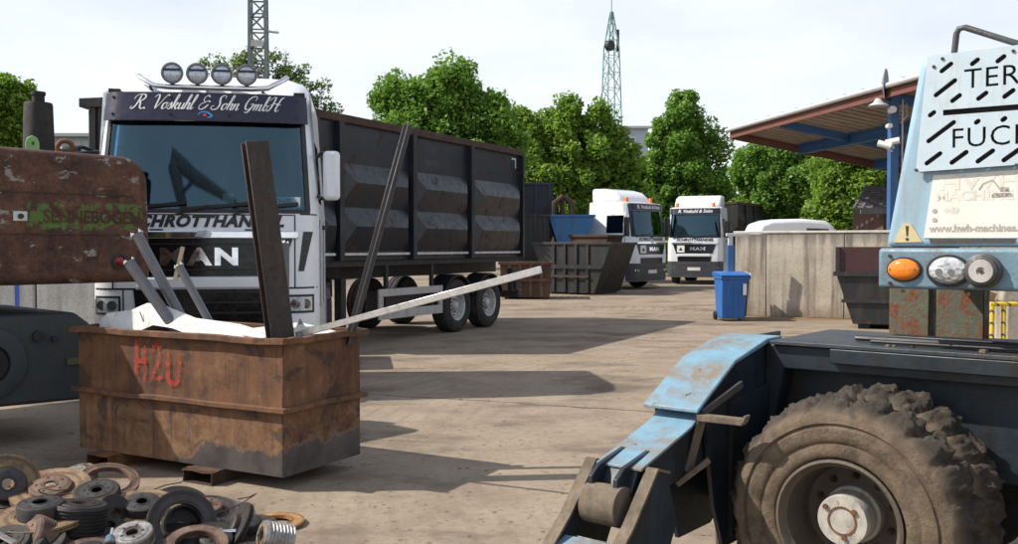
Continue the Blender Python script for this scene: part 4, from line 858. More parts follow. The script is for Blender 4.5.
f = MB(); f.box(-2.35, -0.1, 0.1, CL, 1.36, 1.452); f.obj('deck_beam', M['dark'], tl)
for y in (4.48, 5.79):
    for sx, x in ((1, -0.16), (-1, -2.28)): wheel(tl, (x - sx*0.04, y, 0.52), 0.52, 0.36, sx, rim=M['rim_white'], n=32)
    MB().cyl((-1.2, y, 0.52), (1, 0, 0), 0.07, 2.0, 10).obj('axle', M['dark'], tl)
    b = MB(); pr = [(y + 0.62*math.cos(a), 0.52 + 0.62*math.sin(a)) for a in [R(20 + 14*k) for k in range(11)]]; b.prism(pr + [(y + 0.59*math.cos(a), 0.52 + 0.59*math.sin(a)) for a in [R(160 - 14*k) for k in range(11)]], 'x', -0.42, -0.02); b.obj('mudguard', M['black'], tl)
gd = MB(); ga, gb, gz0, gz1 = 1.75, 3.86, 0.42, 0.95
gd.box(-0.06, -0.02, ga, gb, gz1 - 0.13, gz1); gd.box(-0.06, -0.02, ga, gb, gz0, gz0 + 0.16); gd.box(-0.06, -0.02, ga, ga + 0.13, gz0 + .161, gz1 - .131); gd.box(-0.06, -0.02, gb - 0.12, gb, gz0 + .161, gz1 - .131)
gd.obj('side_guard', M['guard'], tl, 0.006)
b = MB()
for y in (ga + 0.3, gb - 0.3): b.box(-0.12, -0.062, y - .04, y + .04, 0.5, 1.36)
b.obj('guard_brackets', M['dark'], tl)
b = MB(); b.box(-0.55, -0.14, 2.1, 3.5, 0.5, 0.92); b.obj('tool_box', M['black'], tl, 0.02)
for x in (-0.45, -1.9):
    b = MB(); b.box(x - .07, x + .07, 1.15, 1.29, 0.08, 1.15); b.box(x - .16, x + .16, 1.06, 1.38, 0.0, 0.08); b.obj('landing_leg', M['dark'], tl)
b = MB(); b.box(-2.3, -0.1, CL + 0.02, CL + 0.12, 0.55, 0.70); b.box(-0.3, -0.1, CL - 0.1, CL + 0.14, 0.75, 1.0); b.box(-0.25, -0.15, CL - .2, CL + .1, 0.7, 1.2); b.obj('rear_bumper', M['dark'], tl)
b = MB(); b.tube([(-0.2, 0.3, 1.3), (-0.1, 0.2, 0.75), (-0.25, 0.0, 0.6), (-0.5, -0.3, 0.9)], 0.03, 8); b.tube([(-0.3, 0.4, 1.3), (-0.25, 0.3, 0.85), (-0.3, 0.1, 0.7), (-0.5, -0.2, 0.95)], 0.025, 8); b.obj('air_hose', M['black'], tl, smooth=50)

# ribbed container on the far truck, and the dark hooded one behind the near truck
bb = P(735, 215, 44.0); R20 = Matrix.Rotation(R(-32), 4, 'Z')
off = Matrix.Rotation(R(-20), 4, 'Z') @ Vector((1.22, 2.7, 0))
container('ribbed_container', 'dark ribbed container standing behind the cab of the rear white truck', (pb.x + off.x - 0.2, 41.8 + off.y, 0), R(-34), 7.0, 2.44, 1.2, 3.75, 6, M['bin_dark'], M['rust_dark'], strip=False)
h0 = P(79, 130, 17.0)
hc = thing('hooded_container', 'dark box container with overhanging hood behind the left side of the white truck', 'container', (h0.x, 17.0, 0), R(0))
zt = zpx(98, 17)
b = MB(); b.box(0.12, 1.6, 0.1, 2.6, 0.6, zt - 0.2); b.obj('body', M['bin_dark'], hc, 0.02)
b = MB(); b.prism([(0.0, zt - 0.16), (0.0, zt), (1.7, zt + 0.07), (1.7, zt - 0.16)], 'y', 0.0, 2.7); b.obj('hood', M['bin_dark'], hc, 0.01)
for x in (0.2, 0.33, 0.75, 1.2): MB().box(x, x + 0.07, 0.05, 0.1, 0.6, zt - 0.17).obj('rib', M['bin_dark'], hc)
for x in (0.2, 1.3): MB().box(x, x + 0.2, 0.2, 2.4, 0, 0.6).obj('skid', M['bin_dark'], hc)
# ---------------------------------------------------------------- rusty skip in the foreground
def skip_mat():
    t = NT('skip_rust'); x, y, z = t.xyz()
    n1 = t.noise(2.2, 9, 0.7, None, 0.3); n2 = t.noise(16, 7, 0.75); st = t.noise(1.0, 6, 0.65, t.map((9, 9, 1.2)))
    f = t.math('ADD', t.math('MULTIPLY', n1, 0.45), t.math('ADD', t.math('MULTIPLY', n2, 0.25), t.math('MULTIPLY', st, 0.3)))
    c = t.ramp(f, [(0.36, (0.032, 0.017, 0.011)), (0.455, (0.095, 0.042, 0.021)), (0.555, (0.165, 0.077, 0.036)), (0.66, (0.27, 0.15, 0.08))])
    # ochre dust low down, dark oily blotches, runs below the rails, pale scuffs
    c = t.mix(t.math('MULTIPLY', t.ramp(t.math('ADD', z, t.math('MULTIPLY', n1, 0.25)), [(0.55, 0.55), (0.72, 0.0)]), t.ramp(t.noise(6, 7, 0.7), [(0.42, 0.0), (0.6, 1.0)])), c, (0.27, 0.165, 0.085))
    c = t.mix(t.ramp(t.noise(3.4, 9, 0.68, t.map((1, 1, 1.3), (7, 2, 5)), 0.5), [(0.535, 0.0), (0.60, 0.75)]), c, (0.040, 0.025, 0.020))
    c = t.mix(t.math('MULTIPLY', t.ramp(t.noise(1.0, 5, 0.6, t.map((22, 22, 0.8))), [(0.55, 0.0), (0.68, 0.7)]), t.ramp(t.noise(2.0, 3, 0.5, t.map((1, 1, 1), (1, 1, 9))), [(0.45, 0.0), (0.55, 1.0)])), c, (0.048, 0.026, 0.017))
    c = t.mix(t.ramp(t.noise(1.0, 6, 0.75, t.map((4, 4, 34), (3, 0, 1), (0, 0.35, 0.1))), [(0.66, 0.0), (0.71, 0.5)]), c, (0.34, 0.22, 0.13))
    # bare grey steel along the bottom by the corner: wavy edge of its own
    e = t.math('ADD', t.math('MULTIPLY', t.noise(2.6, 5, 0.6, t.map((1, 1, 0.0))), 0.55), t.math('MULTIPLY', t.noise(24, 4), 0.025))
    lim = t.math('ADD', t.math('MINIMUM', t.math('MULTIPLY', t.math('SUBTRACT', x, 1.0), 0.45), 0.20), t.math('SUBTRACT', e, 0.22))
    g_ = t.math('SUBTRACT', lim, t.math('SUBTRACT', z, 0.02))
    gf = t.math('MULTIPLY', t.ramp(g_, [(0.0, 0.0), (0.012, 1.0)]), t.ramp(x, [(0.45, 0.0), (0.50, 1.0)]))
    edge = t.ramp(g_, [(0.0, 0.0), (0.012, 0.7), (0.035, 0.0)])
    grey = t.ramp(t.noise(5, 6), [(0.3, (0.035, 0.029, 0.028)), (0.7, (0.098, 0.083, 0.077))])
    c = t.mix(gf, c, grey); c = t.mix(t.math('MULTIPLY', edge, 0.6), c, (0.30, 0.155, 0.07))
    t.bump(t.math('ADD', n2, t.noise(60, 4, 0.8)), 0.45, 0.005)
    return t.done(c, t.mix(gf, t.ramp(n2, [(0.3, 0.75), (0.7, 0.95)]), (0.5, 0.5, 0.5)))
M['skip'] = skip_mat()
def spray_mat():
    t = NT('red_spray'); n = t.noise(26, 6, 0.75); tr = t.n('ShaderNodeBsdfTransparent'); mx = t.n('ShaderNodeMixShader')
    t.l(t.ramp(n, [(0.40, 0.0), (0.60, 0.72)]), mx.inputs[0]); t.done((0.55, 0.045, 0.025), 0.7)
    t.l(tr.outputs[0], mx.inputs[1]); t.l(t.b.outputs[0], mx.inputs[2]); t.l(mx.outputs[0], t.out.inputs[0]); return t.m
M['spray'] = spray_mat()
SK = thing('scrap_skip', 'rusty open steel skip with red sprayed figures in the foreground', 'skip', (-3.42, 7.53, 0), R(-28.5))
SL, SWd, sz0, sz1 = 2.12, 0.86, 0.10, 1.055
def dent_wall(x0, y0, x1, y1, z0, z1, th, seed, name='wall_plate', nx=40, nz=20, amp=0.016):
    rr = random.Random(seed); a, b = Vector((x0, y0, 0)), Vector((x1, y1, 0)); d = (b - a); n_ = Vector((d.y, -d.x, 0)).normalized()
    bumps = [(rr.random(), rr.random(), rr.uniform(-amp, amp * .6), rr.uniform(0.04, 0.16)) for _ in range(26)]
    m = MB()
    for lay in (0, 1):
        for j in range(nz + 1):
            for i in range(nx + 1):
                u_, v_ = i / nx, j / nz; o_ = sum(h * math.exp(-((u_-p)**2 * 3 + (v_-q)**2) / (w*w)) for p, q, h, w in bumps)
                edge = min(1, 6 * min(u_, 1-u_)) * min(1, 5 * min(v_, 1-v_)); m.v.append(tuple(a + d*u_ + Vector((0, 0, z0 + (z1-z0)*v_)) + n_ * (o_*edge - lay*th)))
    n1 = nx + 1; K = n1 * (nz + 1)
    for j in range(nz):
        for i in range(nx):
            q = (j*n1+i, j*n1+i+1, (j+1)*n1+i+1, (j+1)*n1+i); m.f += [q, tuple(K + k for k in q[::-1])]
    ed_ = list(range(nx)) + [nx + j*n1 for j in range(nz)] + [nz*n1 + i for i in range(nx, 0, -1)] + [j*n1 for j in range(nz, 0, -1)]
    for k in range(len(ed_)): a_, b_ = ed_[k], ed_[(k+1) % len(ed_)]; m.f.append((a_, b_, K+b_, K+a_))
    return m.obj(name, M['skip'], SK, smooth=30)
dent_wall(0, 0, SL, 0, sz0, sz1 - .02, 0.012, 1); dent_wall(SL, 0, SL, SWd, sz0, sz1 - .02, 0.012, 2, nx=20); dent_wall(SL, SWd, 0, SWd, sz0, sz1 - .02, 0.012, 3); dent_wall(0, SWd, 0, 0, sz0, sz1 - .02, 0.012, 4, nx=20)
MB().box(0.012, SL - .012, 0.012, SWd - .012, sz0, sz0 + 0.02).obj('floor_plate', M['skip'], SK)
def rail(z, h, out, nm, seed):
    rr = random.Random(seed)
    for (p0, p1) in (((-out, -out/2), (SL + out, -out/2)), ((SL + out/2, 0.002), (SL + out/2, SWd + out)), ((SL, SWd + out/2), (-out, SWd + out/2)), ((-out/2, SWd), (-out/2, 0.002))):
        m = MB(); n = 10; pts = [Vector((p0[0] + (p1[0]-p0[0])*k/n, p0[1] + (p1[1]-p0[1])*k/n, z + rr.uniform(-.006, .006))) for k in range(n + 1)]
        d = (pts[-1] - pts[0]).normalized(); s_ = Vector((d.y, -d.x, 0)) * out/2
        m.v = [tuple(q) for p in pts for q in (p - s_ - Vector((0,0,h/2)), p + s_ - Vector((0,0,h/2)), p + s_ + Vector((0,0,h/2)), p - s_ + Vector((0,0,h/2)))]
        for k in range(n):
            for q in range(4): m.f.append((k*4+q, k*4+(q+1) % 4, k*4+4+(q+1) % 4, k*4+4+q))
        m.f += [(0,1,2,3), tuple(n*4+q for q in (3,2,1,0))]
        m.obj(nm, M['skip'], SK, 0.004, 1)
rail(sz1 - 0.012, 0.045, 0.05, 'rim_rail', 1); rail(0.565, 0.035, 0.045, 'side_rail', 2)
def spray(pts, x, z, h, w):
    V_, F_ = ribbon(pts, w, w * 1.15, 0.03); m = MB(); m.add([(x + a*h, -0.011, z + b*h) for a, b in V_], F_); m.obj('sprayed_figure', M['spray'], SK)
spray([(.05,1.05),(.04,.55),(.03,.1)], 0.66, 0.69, 0.29, .15); spray([(.03,.5),(.25,.48),(.36,.5)], 0.66, 0.69, 0.29, .12); spray([(.34,.9),(.34,.5),(.36,-.05)], 0.66, 0.69, 0.29, .13)
spray([(.0,.75),(.12,.98),(.3,.85),(.26,.55),(.02,.06),(.2,.08),(.42,.1)], 0.84, 0.69, 0.28, .12)
spray([(.0,.8),(.0,.3),(.08,.02),(.3,.0),(.4,.2),(.42,.8)], 1.01, 0.685, 0.28, .14)
for k, (x, s_) in enumerate(((0.36, 1.0), (1.42, 1.15))):
    bk = thing('skid_block', ('hollow rusty steel block under the left end of the skip', 'hollow steel block under the skip near its front corner')[k], 'block', SK.matrix_basis @ Vector((x, 0.3, 0)), R(-28.5), 'blocks under the rusty skip')
    w_, h_, t_ = 0.125 * s_, 0.098, 0.008
    b = MB(); b.box(-w_, w_, -0.42, 0.5, 0, t_); b.box(-w_, w_, -0.42, 0.5, h_ - t_, h_); b.box(-w_, -w_ + t_, -0.42, 0.5, t_, h_ - t_); b.box(w_ - t_, w_, -0.42, 0.5, t_, h_ - t_)
    b.obj('tube', M['rust'] if k == 0 else M['rust_dark'], bk)
    b = MB(); b.add([(-w_ - .01, -0.425, h_ - .012), (-w_/3, -0.43, h_ - .004), (w_/3, -0.425, h_ - .014), (w_ + .01, -0.425, h_ - .006), (w_ + .01, -0.36, h_ + .001), (-w_ - .01, -0.36, h_ + .001)], [(0,1,2,3,4,5)]); b.obj('torn_edge', M['rust'], bk)

# ---- scrap standing in the skip
def scrap(name, label, cat, mb, mat, bevel=0.0, smooth=None):
    return tag(mb.obj(name, mat, None, bevel, 1, smooth), label, cat)
p0, p1 = P(285, 372, 6.80), P(254.5, 142, 6.86)
s_ = 0.088; tk = 0.014
ch = [(-s_, -.05), (s_, -.05), (s_, -.05 + tk), (tk/2, -.05 + tk), (tk/2, .05 - tk), (s_, .05 - tk), (s_, .05), (-s_, .05), (-s_, .05 - tk), (-tk/2, .05 - tk), (-tk/2, -.05 + tk), (-s_, -.05 + tk)]
p1b = p1
m = MB(); m.beam(p0, p1b, [(b_ * 2.2, a_ * 0.9) if False else (a_, b_) for a_, b_ in ch], up=(0.8, -1, 0)); hb = scrap('steel_beam', 'thick brown steel beam standing upright in the rusty skip', 'beam', m, M['beam_steel'], 0.003)
dmid = (p1 - p0); tmp = MB()
for k in (0.25, 0.45, 0.7): tmp.cyl(p0 + dmid * k + Vector((0.01, -0.056, 0)), (0, 1, 0), 0.012, 0.012, 8)
tmp.obj('bolt_heads', M['rust_dark'], hb)['kind'] = 'stuff'
p0, p1 = P(348, 345, 7.15), P(408.5, 124, 7.25)
m = MB(); m.beam(p0, p1, [(-.034, -.03), (.034, -.03), (.034, -.02), (.006, -.02), (.006, .035), (-.006, .035), (-.006, -.02), (-.034, -.02)], up=(0.2, -1, 0)); scrap('steel_pole', 'tall thin dark steel section leaning right out of the skip', 'pole', m, M['steel_dark'], 0.002)
p0, p1 = P(296, 335.0, 6.83), P(541, 269.5, 5.75)
m = MB(); m.beam(p0, p1, [(-.008, -.023), (.008, -.023), (.008, .023), (-.008, .023)]); ab = scrap('aluminium_bar', 'bright silver bar jutting out of the skip towards the trailer wheels', 'bar', m, M['alu'], 0.003)
def pipe(name, label, a, b, r, mat=None, crush=True):
    a, b = Vector(a), Vector(b); m = MB(); m.tube([a, a.lerp(b, 0.5), b], r, 14, False); m.tube([b, a.lerp(b, 0.5), a], r * 0.86, 14, False)
    n = 14; d = (b - a).normalized(); u_ = d.orthogonal().normalized(); w_ = d.cross(u_)
    ring = [b + (u_ * math.cos(2*math.pi*k/n) + w_ * math.sin(2*math.pi*k/n)) * r for k in range(n)]; rin = [b + (u_ * math.cos(2*math.pi*k/n) + w_ * math.sin(2*math.pi*k/n)) * r*.86 for k in range(n)]
    m.add(ring + rin, [(k, (k+1) % n, n + (k+1) % n, n + k) for k in range(n)])
    o = scrap(name, label, 'pipe', m, mat or M['pipe'], 0, 40)
    e = MB(); rr = random.Random(sum(map(ord, label)) % 97)
    for k in range(7):
        a_ = rr.uniform(0, 6.28); q = b + (u_*math.cos(a_) + w_*math.sin(a_)) * r * 0.9
        e.add([q + u_*.015, q - u_*.012 + w_*.012, q - w_*.014, q + d*rr.uniform(.015, .035)], [(0,1,3),(1,2,3),(2,0,3),(0,2,1)])
    e.obj('torn_end', M['strip'], o)['kind'] = 'stuff'; return o
pipe('grey_pipe', 'grey pipe leaning left out of the skip, upper of the left pair', P(196, 345, 7.42), P(137, 234, 7.45), 0.040)
pipe('grey_pipe', 'thicker grey pipe leaning left out of the skip, lower of the left pair', P(190, 350, 7.3), P(129, 262, 7.35), 0.043)
pipe('grey_pipe', 'thin grey pipe with a bracket at its top leaning left in the skip', P(222, 345, 7.3), P(179, 266, 7.35), 0.031)
pipe('grey_pipe', 'short upright pipe close behind the thick brown beam', P(284, 350, 7.15), P(284, 243, 7.2), 0.040)
a, b = P(175, 280, 7.36), P(183, 247, 7.4); m = MB(); m.bar(a, b, 0.03, 0.012, (0, 1, 0)); scrap('flat_bracket', 'small pale flat steel strip fixed to the thin pipe', 'strip', m, plain('bracket_tan', (0.32, 0.26, 0.18), 0.6), 0.001)
# creased white sheet metal in the skip
sh = MB(); Yb = 7.35
top_ = [(95, 326), (107, 313), (131, 310), (147, 303), (166, 306), (196, 318), (240, 324), (262, 331)]
tp = [P(u, v, 7.75 - k * .09) for k, (u, v) in enumerate(top_)]; bt = [P(u + 6, v + 22, 7.62 - k * .095) for k, (u, v) in enumerate(top_)]
n = len(tp)
for off_ in (0, 0.006): sh.v += [tuple(p + Vector((0, off_, 0))) for p in tp + bt]
for k in range(n - 1):
    q = (k, k+1, n+k+1, n+k); sh.f += [q, tuple(2*n + i for i in q[::-1])]
sh.f += [(k, 2*n+k, 2*n+k+1, k+1) for k in range(n-1)]
o = scrap('sheet_metal', 'creased white sheet metal lying across the top of the skip', 'sheet', sh, M['sheet_white'])
w_ = MB(); a = P(140, 312, 7.45); w_.tube([a, a + Vector((.03, -.03, -.05)), a + Vector((.05, -.02, -.12)), a + Vector((.02, -.05, -.16))], 0.004, 5); w_.obj('wire', M['rust_dark'], o)
sh = MB(); q4 = [P(230, 331, 7.25), P(300, 322, 7.3), P(340, 332, 7.1), P(260, 338, 6.95)]
sh.v = [tuple(p) for p in q4] + [tuple(p - Vector((0, 0, .01))) for p in q4]; sh.f = [(0,1,2,3),(7,6,5,4),(0,4,5,1),(1,5,6,2),(2,6,7,3),(3,7,4,0)]
scrap('sheet_metal', 'flat pale sheet metal lying behind the thick beam in the skip', 'sheet', sh, M['sheet_white'])
sh = MB(); q3 = [P(300, 318, 7.2), P(291, 338, 7.0), P(312, 338, 7.0), P(303, 338, 7.35)]
sh.add(q3, [(0,1,2),(0,2,3),(0,3,1),(1,3,2)]); scrap('steel_offcut', 'small triangular steel offcut right of the thick beam in the skip', 'offcut', sh, M['pipe'])

# ---------------------------------------------------------------- rusty machine on the left
def cw_mat():
    t = NT('counterweight_rust'); x, y, z = t.xyz()
    n1 = t.noise(3.2, 9, 0.7, None, 0.3); n2 = t.noise(26, 7, 0.75); pt = t.noise(5.5, 10, 0.75, None, 0.6); pt2 = t.noise(4.0, 10, 0.72, t.map((1, 1, 1.6), (4.3, 1, 2)))
    c = t.ramp(t.math('ADD', t.math('MULTIPLY', n1, 0.6), t.math('MULTIPLY', n2, 0.4)), [(0.38, (0.026, 0.013, 0.009)), (0.5, (0.085, 0.038, 0.023)), (0.62, (0.175, 0.085, 0.050))])
    c = t.mix(t.ramp(pt2, [(0.59, 0.0), (0.605, 1.0)]), c, t.ramp(n2, [(0.3, (0.17, 0.16, 0.145)), (0.7, (0.34, 0.31, 0.27))]))     # flaking grey paint
    # rest of a green name stripe
    m_ = t.math('MULTIPLY', t.ramp(t.math('ABSOLUTE', t.math('ADD', z, -1.955)), [(0.11, 1.0), (0.125, 0.0)]), t.math('MULTIPLY', t.ramp(t.math('ADD', x, 1.5), [(0.48, 0.0), (0.52, 1.0)]), t.ramp(t.math('ADD', x, 1.0), [(0.96, 1.0), (0.985, 0.0)])))
    m_ = t.math('MULTIPLY', m_, t.ramp(pt, [(0.49, 0.0), (0.52, 1.0)]))
    c = t.mix(m_, c, t.ramp(n2, [(0.3, (0.06, 0.12, 0.022)), (0.7, (0.11, 0.20, 0.042))]))
    t.bump(t.math('ADD', n2, pt2), 0.6, 0.008); return t.done(c, 0.8)
M['cw'] = cw_mat()
LM = thing('rusty_excavator', 'rusty counterweight and grey undercarriage of a machine at the left edge', 'excavator', (-3.295, 8.60, 0), R(47))
b = MB(); cpo = [(-2.5, 1.375)] + [(0.07 - .10 + .10*math.sin(R(a)), 1.375 + .10 - .10*math.cos(R(a))) for a in range(0, 91, 15)] + [(0.05 - .24 + .24*math.cos(R(a)), 2.5 - .24 + .24*math.sin(R(a))) for a in range(0, 91, 10)] + [(-2.5, 2.53)]
b.prism(cpo, 'y', 0, 0.75); cwt = b.obj('counterweight', M['cw'], LM, 0.075, 5)
b = MB(); b.box(-2.4, -0.12, -0.006, 0.0, 2.140, 2.150); b.box(-2.4, -0.12, -0.006, 0.0, 1.795, 1.803); b.obj('weld_seam', M['rust_dark'], cwt)
tv, tf = text2d('SENNEBOGEN', 0.15, 0, 0.004, 1.0, 0.86); m = MB(); m.add([(-0.46 + x * 1.02, -0.004, 1.945 + z) for x, z in tv], tf); m.obj('lettering', rusty('letter_rust', (0.03, 0.014, 0.01), (0.075, 0.03, 0.018), (0.12, 0.05, 0.03)), cwt)
b = MB(); b.box(-1.12, -1.01, -0.014, 0.0, 1.905, 1.985); pl = b.obj('lamp_plate', M['sheet_white'], cwt, 0.008); b = MB(); b.cyl((-1.065, -0.02, 1.945), (0, 1, 0), 0.022, 0.02, 10); b.obj('bolt', M['dark'], pl)
b = MB(); b.lathe([(0.062, -0.0), (0.07, 0.012), (0.05, 0.013), (0.048, -0.02), (0.0, -0.02)], 20, Matrix.Translation((-0.235, -0.004, 1.565)) @ Euler((R(90), 0, 0)).to_matrix().to_4x4()); rl = b.obj('rear_lamp', M['black'], cwt, smooth=40)
b = MB(); b.lathe([(0.047, 0.0), (0.03, 0.012), (0.0, 0.016)], 18, Matrix.Translation((-0.235, -0.006, 1.565)) @ Euler((R(90), 0, 0)).to_matrix().to_4x4()); b.obj('lens', M['red'], rl, smooth=60)
b = MB(); b.box(-3.2, -0.45, 0.75, 3.3, 1.36, 2.36); b.obj('engine_hood', M['dark'], LM, 0.04)  # hood stretched out of view so it shades the wheels and ground below
M['soot'] = plain('sooty_steel', (0.016, 0.013, 0.012), 0.75, var=0.4, scale=7)
def on(u, v, ly_guess):            # local place on this machine of a photo point at a chosen distance
    q = P(u, v, ly_guess); inv_ = (Matrix.Translation(LM.location) @ Matrix.Rotation(R(47), 4, 'Z')).inverted(); return inv_ @ q
q0, q1 = on(39, 150, 8.9), on(38, 103, 8.9); q2 = on(38, 92, 8.9)
b = MB(); b.tube([(q0.x, q0.y, 2.3), (q0.x, q0.y, q1.z - .02), (q0.x, q0.y, q1.z)], [0.145, 0.125, 0.118], 24); ex = b.obj('exhaust_stack', M['soot'], LM, smooth=40)
b = MB(); b.tube([(q0.x, q0.y, q1.z), (q0.x, q0.y, q2.z - .03)], 0.055, 16); b.tube([(q0.x, q0.y, q2.z - .03), (q0.x, q0.y, q2.z)], 0.064, 16); b.obj('exhaust_outlet', M['soot'], ex, smooth=40)
q = on(27.5, 143, 8.45); b = MB(); b.prism([(-.055, 2.47), (.055, 2.47), (.055, 2.62), (.04, 2.665), (0, 2.685), (-.04, 2.665), (-.055, 2.62)], 'y', -0.02, 0.02, Matrix.Translation((q.x, 0.5, -.015)) @ Matrix.Rotation(R(-25), 4, 'Z')); lg = b.obj('lifting_lug', worn('lug_green', (0.20, 0.42, 0.14), 0.5, (0.1, 0.08, 0.06), 0.3, (0.2, 0.09, 0.04), 0.25, 9, 0.2), LM, 0.006)
b = MB(); b.cyl((q.x, 0.5, 2.60), (0.42, -0.9, 0), 0.019, 0.05, 12); b.obj('lug_hole', M['black'], lg)
q = on(60.5, 147, 8.65); rt = Matrix.Translation((q.x, 0.5, 2.583)) @ Euler((R(90), 0, R(-30))).to_matrix().to_4x4()
b = MB(); b.lathe([(0.062 + 0.022*math.cos(2*math.pi*k/10), 0.022*math.sin(2*math.pi*k/10)) for k in range(10)], 24, rt, True); b.obj('lifting_eye', M['rust'], LM, smooth=60)
# undercarriage: grey ring housing and drum with a round recess, wheels in the shade
uM = worn('under_grey', (0.040, 0.048, 0.053), 0.6, (0.045, 0.038, 0.03), 0.6, (0.08, 0.045, 0.03), 0.2, 3, 0.4)
inv47 = lambda v3: (Matrix.Translation(LM.location) @ Matrix.Rotation(R(47), 4, 'Z')).inverted() @ v3
ua = inv47(P(92, 350, 8.45)); 
b = MB(); b.prism([(ua.x - 3.0, 0.40), (ua.x - 0.06, 0.34), (ua.x, 0.6), (ua.x, 1.0), (ua.x - 0.15, 1.12), (ua.x - 3.0, 1.14)], 'y', ua.y, ua.y + 1.6); un = b.obj('undercarriage', uM, LM, 0.03)
hh = inv47(P(8, 362, 7.7)); b = MB(); rt = Matrix.Translation((ua.x - 0.86, ua.y - 0.0, 0.72)) @ Euler((R(90), 0, 0)).to_matrix().to_4x4()
b.lathe([(0.30, 0.0), (0.30, 0.03), (0.26, 0.045), (0.17, 0.045), (0.16, 0.02), (0.15, -0.05), (0.0, -0.05)], 28, rt); b.obj('bearing_ring', uM, un, smooth=35)
b = MB(); b.cyl((ua.x - 0.86, ua.y - 0.025, 0.72), (0, 1, 0), 0.145, 0.04, 24); b.obj('bearing_hole', M['black'], un)
for (dx, dz, r_) in ((-0.46, 0.93, 0.05), (-0.33, 0.90, 0.025)): b = MB(); b.cyl((ua.x + dx, ua.y - 0.005, dz), (0, 1, 0), r_, 0.06, 12); b.obj('boss', M['dark'], un, smooth=40)
b = MB(); b.box(ua.x - 0.22, ua.x - 0.06, ua.y - 0.015, ua.y, 0.66, 0.72); b.obj('sticker', plain('sticker_olive', (0.11, 0.11, 0.045), 0.6), un)
for dx in (-0.45, -2.2): wheel(LM, (ua.x + dx - .5, ua.y + 1.25, 0.50), 0.50, 0.5, -1, 'y', n=24, lugs=0)
b = MB(); b.cyl((ua.x - 1.2, ua.y + 0.75, 1.24), (0, 0, 1), 0.6, 0.24, 30); b.obj('slew_ring', M['dark'], LM, smooth=40)
# pale concrete blocks with a blue mark behind it
for k, (u0, u1) in enumerate(((-30, 34), (36, 96))):
    a, b_ = P(u0, 300, 13.2), P(u1, 300, 13.2); zt = zpx(284, 13.2)
    o = thing('concrete_block', ('pale concrete block with blue paint stripe behind the rusty counterweight', 'pale cracked concrete block next to the white truck bumper')[k], 'block', (a.x, 13.2, 0))
    b = MB(); b.box(0, b_.x - a.x, 0, 0.8, 0, zt + 0.3); b.obj('block_body', conc_mat('pale_concrete', (0.42, 0.42, 0.41), (0.55, 0.55, 0.54), 0.4), o, 0.03)
    if k == 0: xs0 = P(15, 300, 13.2).x - a.x; b = MB(); b.box(xs0, xs0 + .06, -0.004, 0, 0.3, zt + .25); b.obj('paint_stripe', plain('stripe_blue', (0.03, 0.10, 0.45), 0.5), o)

# ---------------------------------------------------------------- skips and containers in the middle distance
def open_skip(name, label, loc, rotz, L, Wd, H, slope, mat, wall=0.04, group=None, ribs=True, inner=None):
    """box skip with both ends raked; long side on local y=0"""
    s = thing(name, label, 'skip', loc, rotz, group); b0, b1 = slope, L - slope
    pf = [(0, H), (b0, 0.06), (b1, 0.06), (L, H)]
    for y in (0, Wd - wall): MB().prism(pf, 'y', y, y + wall).obj('side_plate', mat, s)
    m = MB()
    m.add([(b0, wall, .06), (b1, wall, .06), (b1, Wd - wall, .06), (b0, Wd - wall, .06), (b0, wall, .1), (b1, wall, .1), (b1, Wd - wall, .1), (b0, Wd - wall, .1)], [(0,3,2,1),(4,5,6,7),(0,1,5,4),(1,2,6,5),(2,3,7,6),(3,0,4,7)]); m.obj('floor_plate', mat, s)
    for (xa, xb) in ((b0, 0), (b1, L)):
        sg = 1 if xa < L/2 else -1; m = MB(); m.add([(xa, wall, .06), (xa, Wd - wall, .06), (xb, Wd - wall, H), (xb, wall, H), (xa + sg*.05, wall, .06), (xa + sg*.05, Wd - wall, .06), (xb + sg*.05, Wd - wall, H), (xb + sg*.05, wall, H)], [(0,1,2,3),(7,6,5,4),(0,4,5,1),(1,5,6,2),(2,6,7,3),(3,7,4,0)]); m.obj('end_plate', mat, s)
    r_ = MB()
    for y in (-0.05, Wd - .05): r_.box(-0.06, L + .06, y, y + 0.1, H, H + 0.09)
    for x in (-0.06, L - .04): r_.box(x, x + 0.1, 0.051, Wd - .051, H, H + 0.088)
    r_.obj('rim', mat, s, 0.01)
    if ribs:
        for x in np.linspace(b0 + 0.25, b1 - 0.25, 4): MB().box(x - .05, x + .05, -0.06, -0.001, 0.1, H - .001).obj('rib', mat, s)
        MB().box(b0 * 0.5, L - b0 * 0.5, -0.075, -0.061, H * 0.52, H * 0.60).obj('side_rail', mat, s)
    sk = MB(); sk.box(b0 + .1, b0 + .3, .1, Wd - .1, 0, .06); sk.box(b1 - .3, b1 - .1, .1, Wd - .1, 0, .06); sk.obj('skids', mat, s)
    return s
a = G(551, 294)
bs = open_skip('black_skip', 'large black open skip with raked ends left of the white trucks', (P(533, 290, 34.2).x, 34.2, 0), R(-33), 3.1, 2.0, 1.74, 0.62, M['bin_dark'], ribs=True)
q = MB(); q.box(0.5, 2.3, -0.10, -0.076, 0.60, 0.68); q.obj('hook_rail', M['rust_dark'], bs)
tag(open_skip('stacked_skip', 'dark brown skip stacked inside the large black open skip', (P(570, 236, 34.2).x, 34.2, 0.75), R(-33), 1.5, 1.2, 1.26, 0.2, M['bin_brown'], ribs=False), 'dark brown skip stacked inside the large black open skip', 'skip')
a = P(500, 290, 30.3)
open_skip('brown_skip', 'low brown rusty skip standing behind the trailer wheels', (a.x, 30.3, 0), R(-3), 1.62, 1.6, 1.1, 0.05, M['bin_brown'], ribs=True)
a = P(515, 240, 39.0)
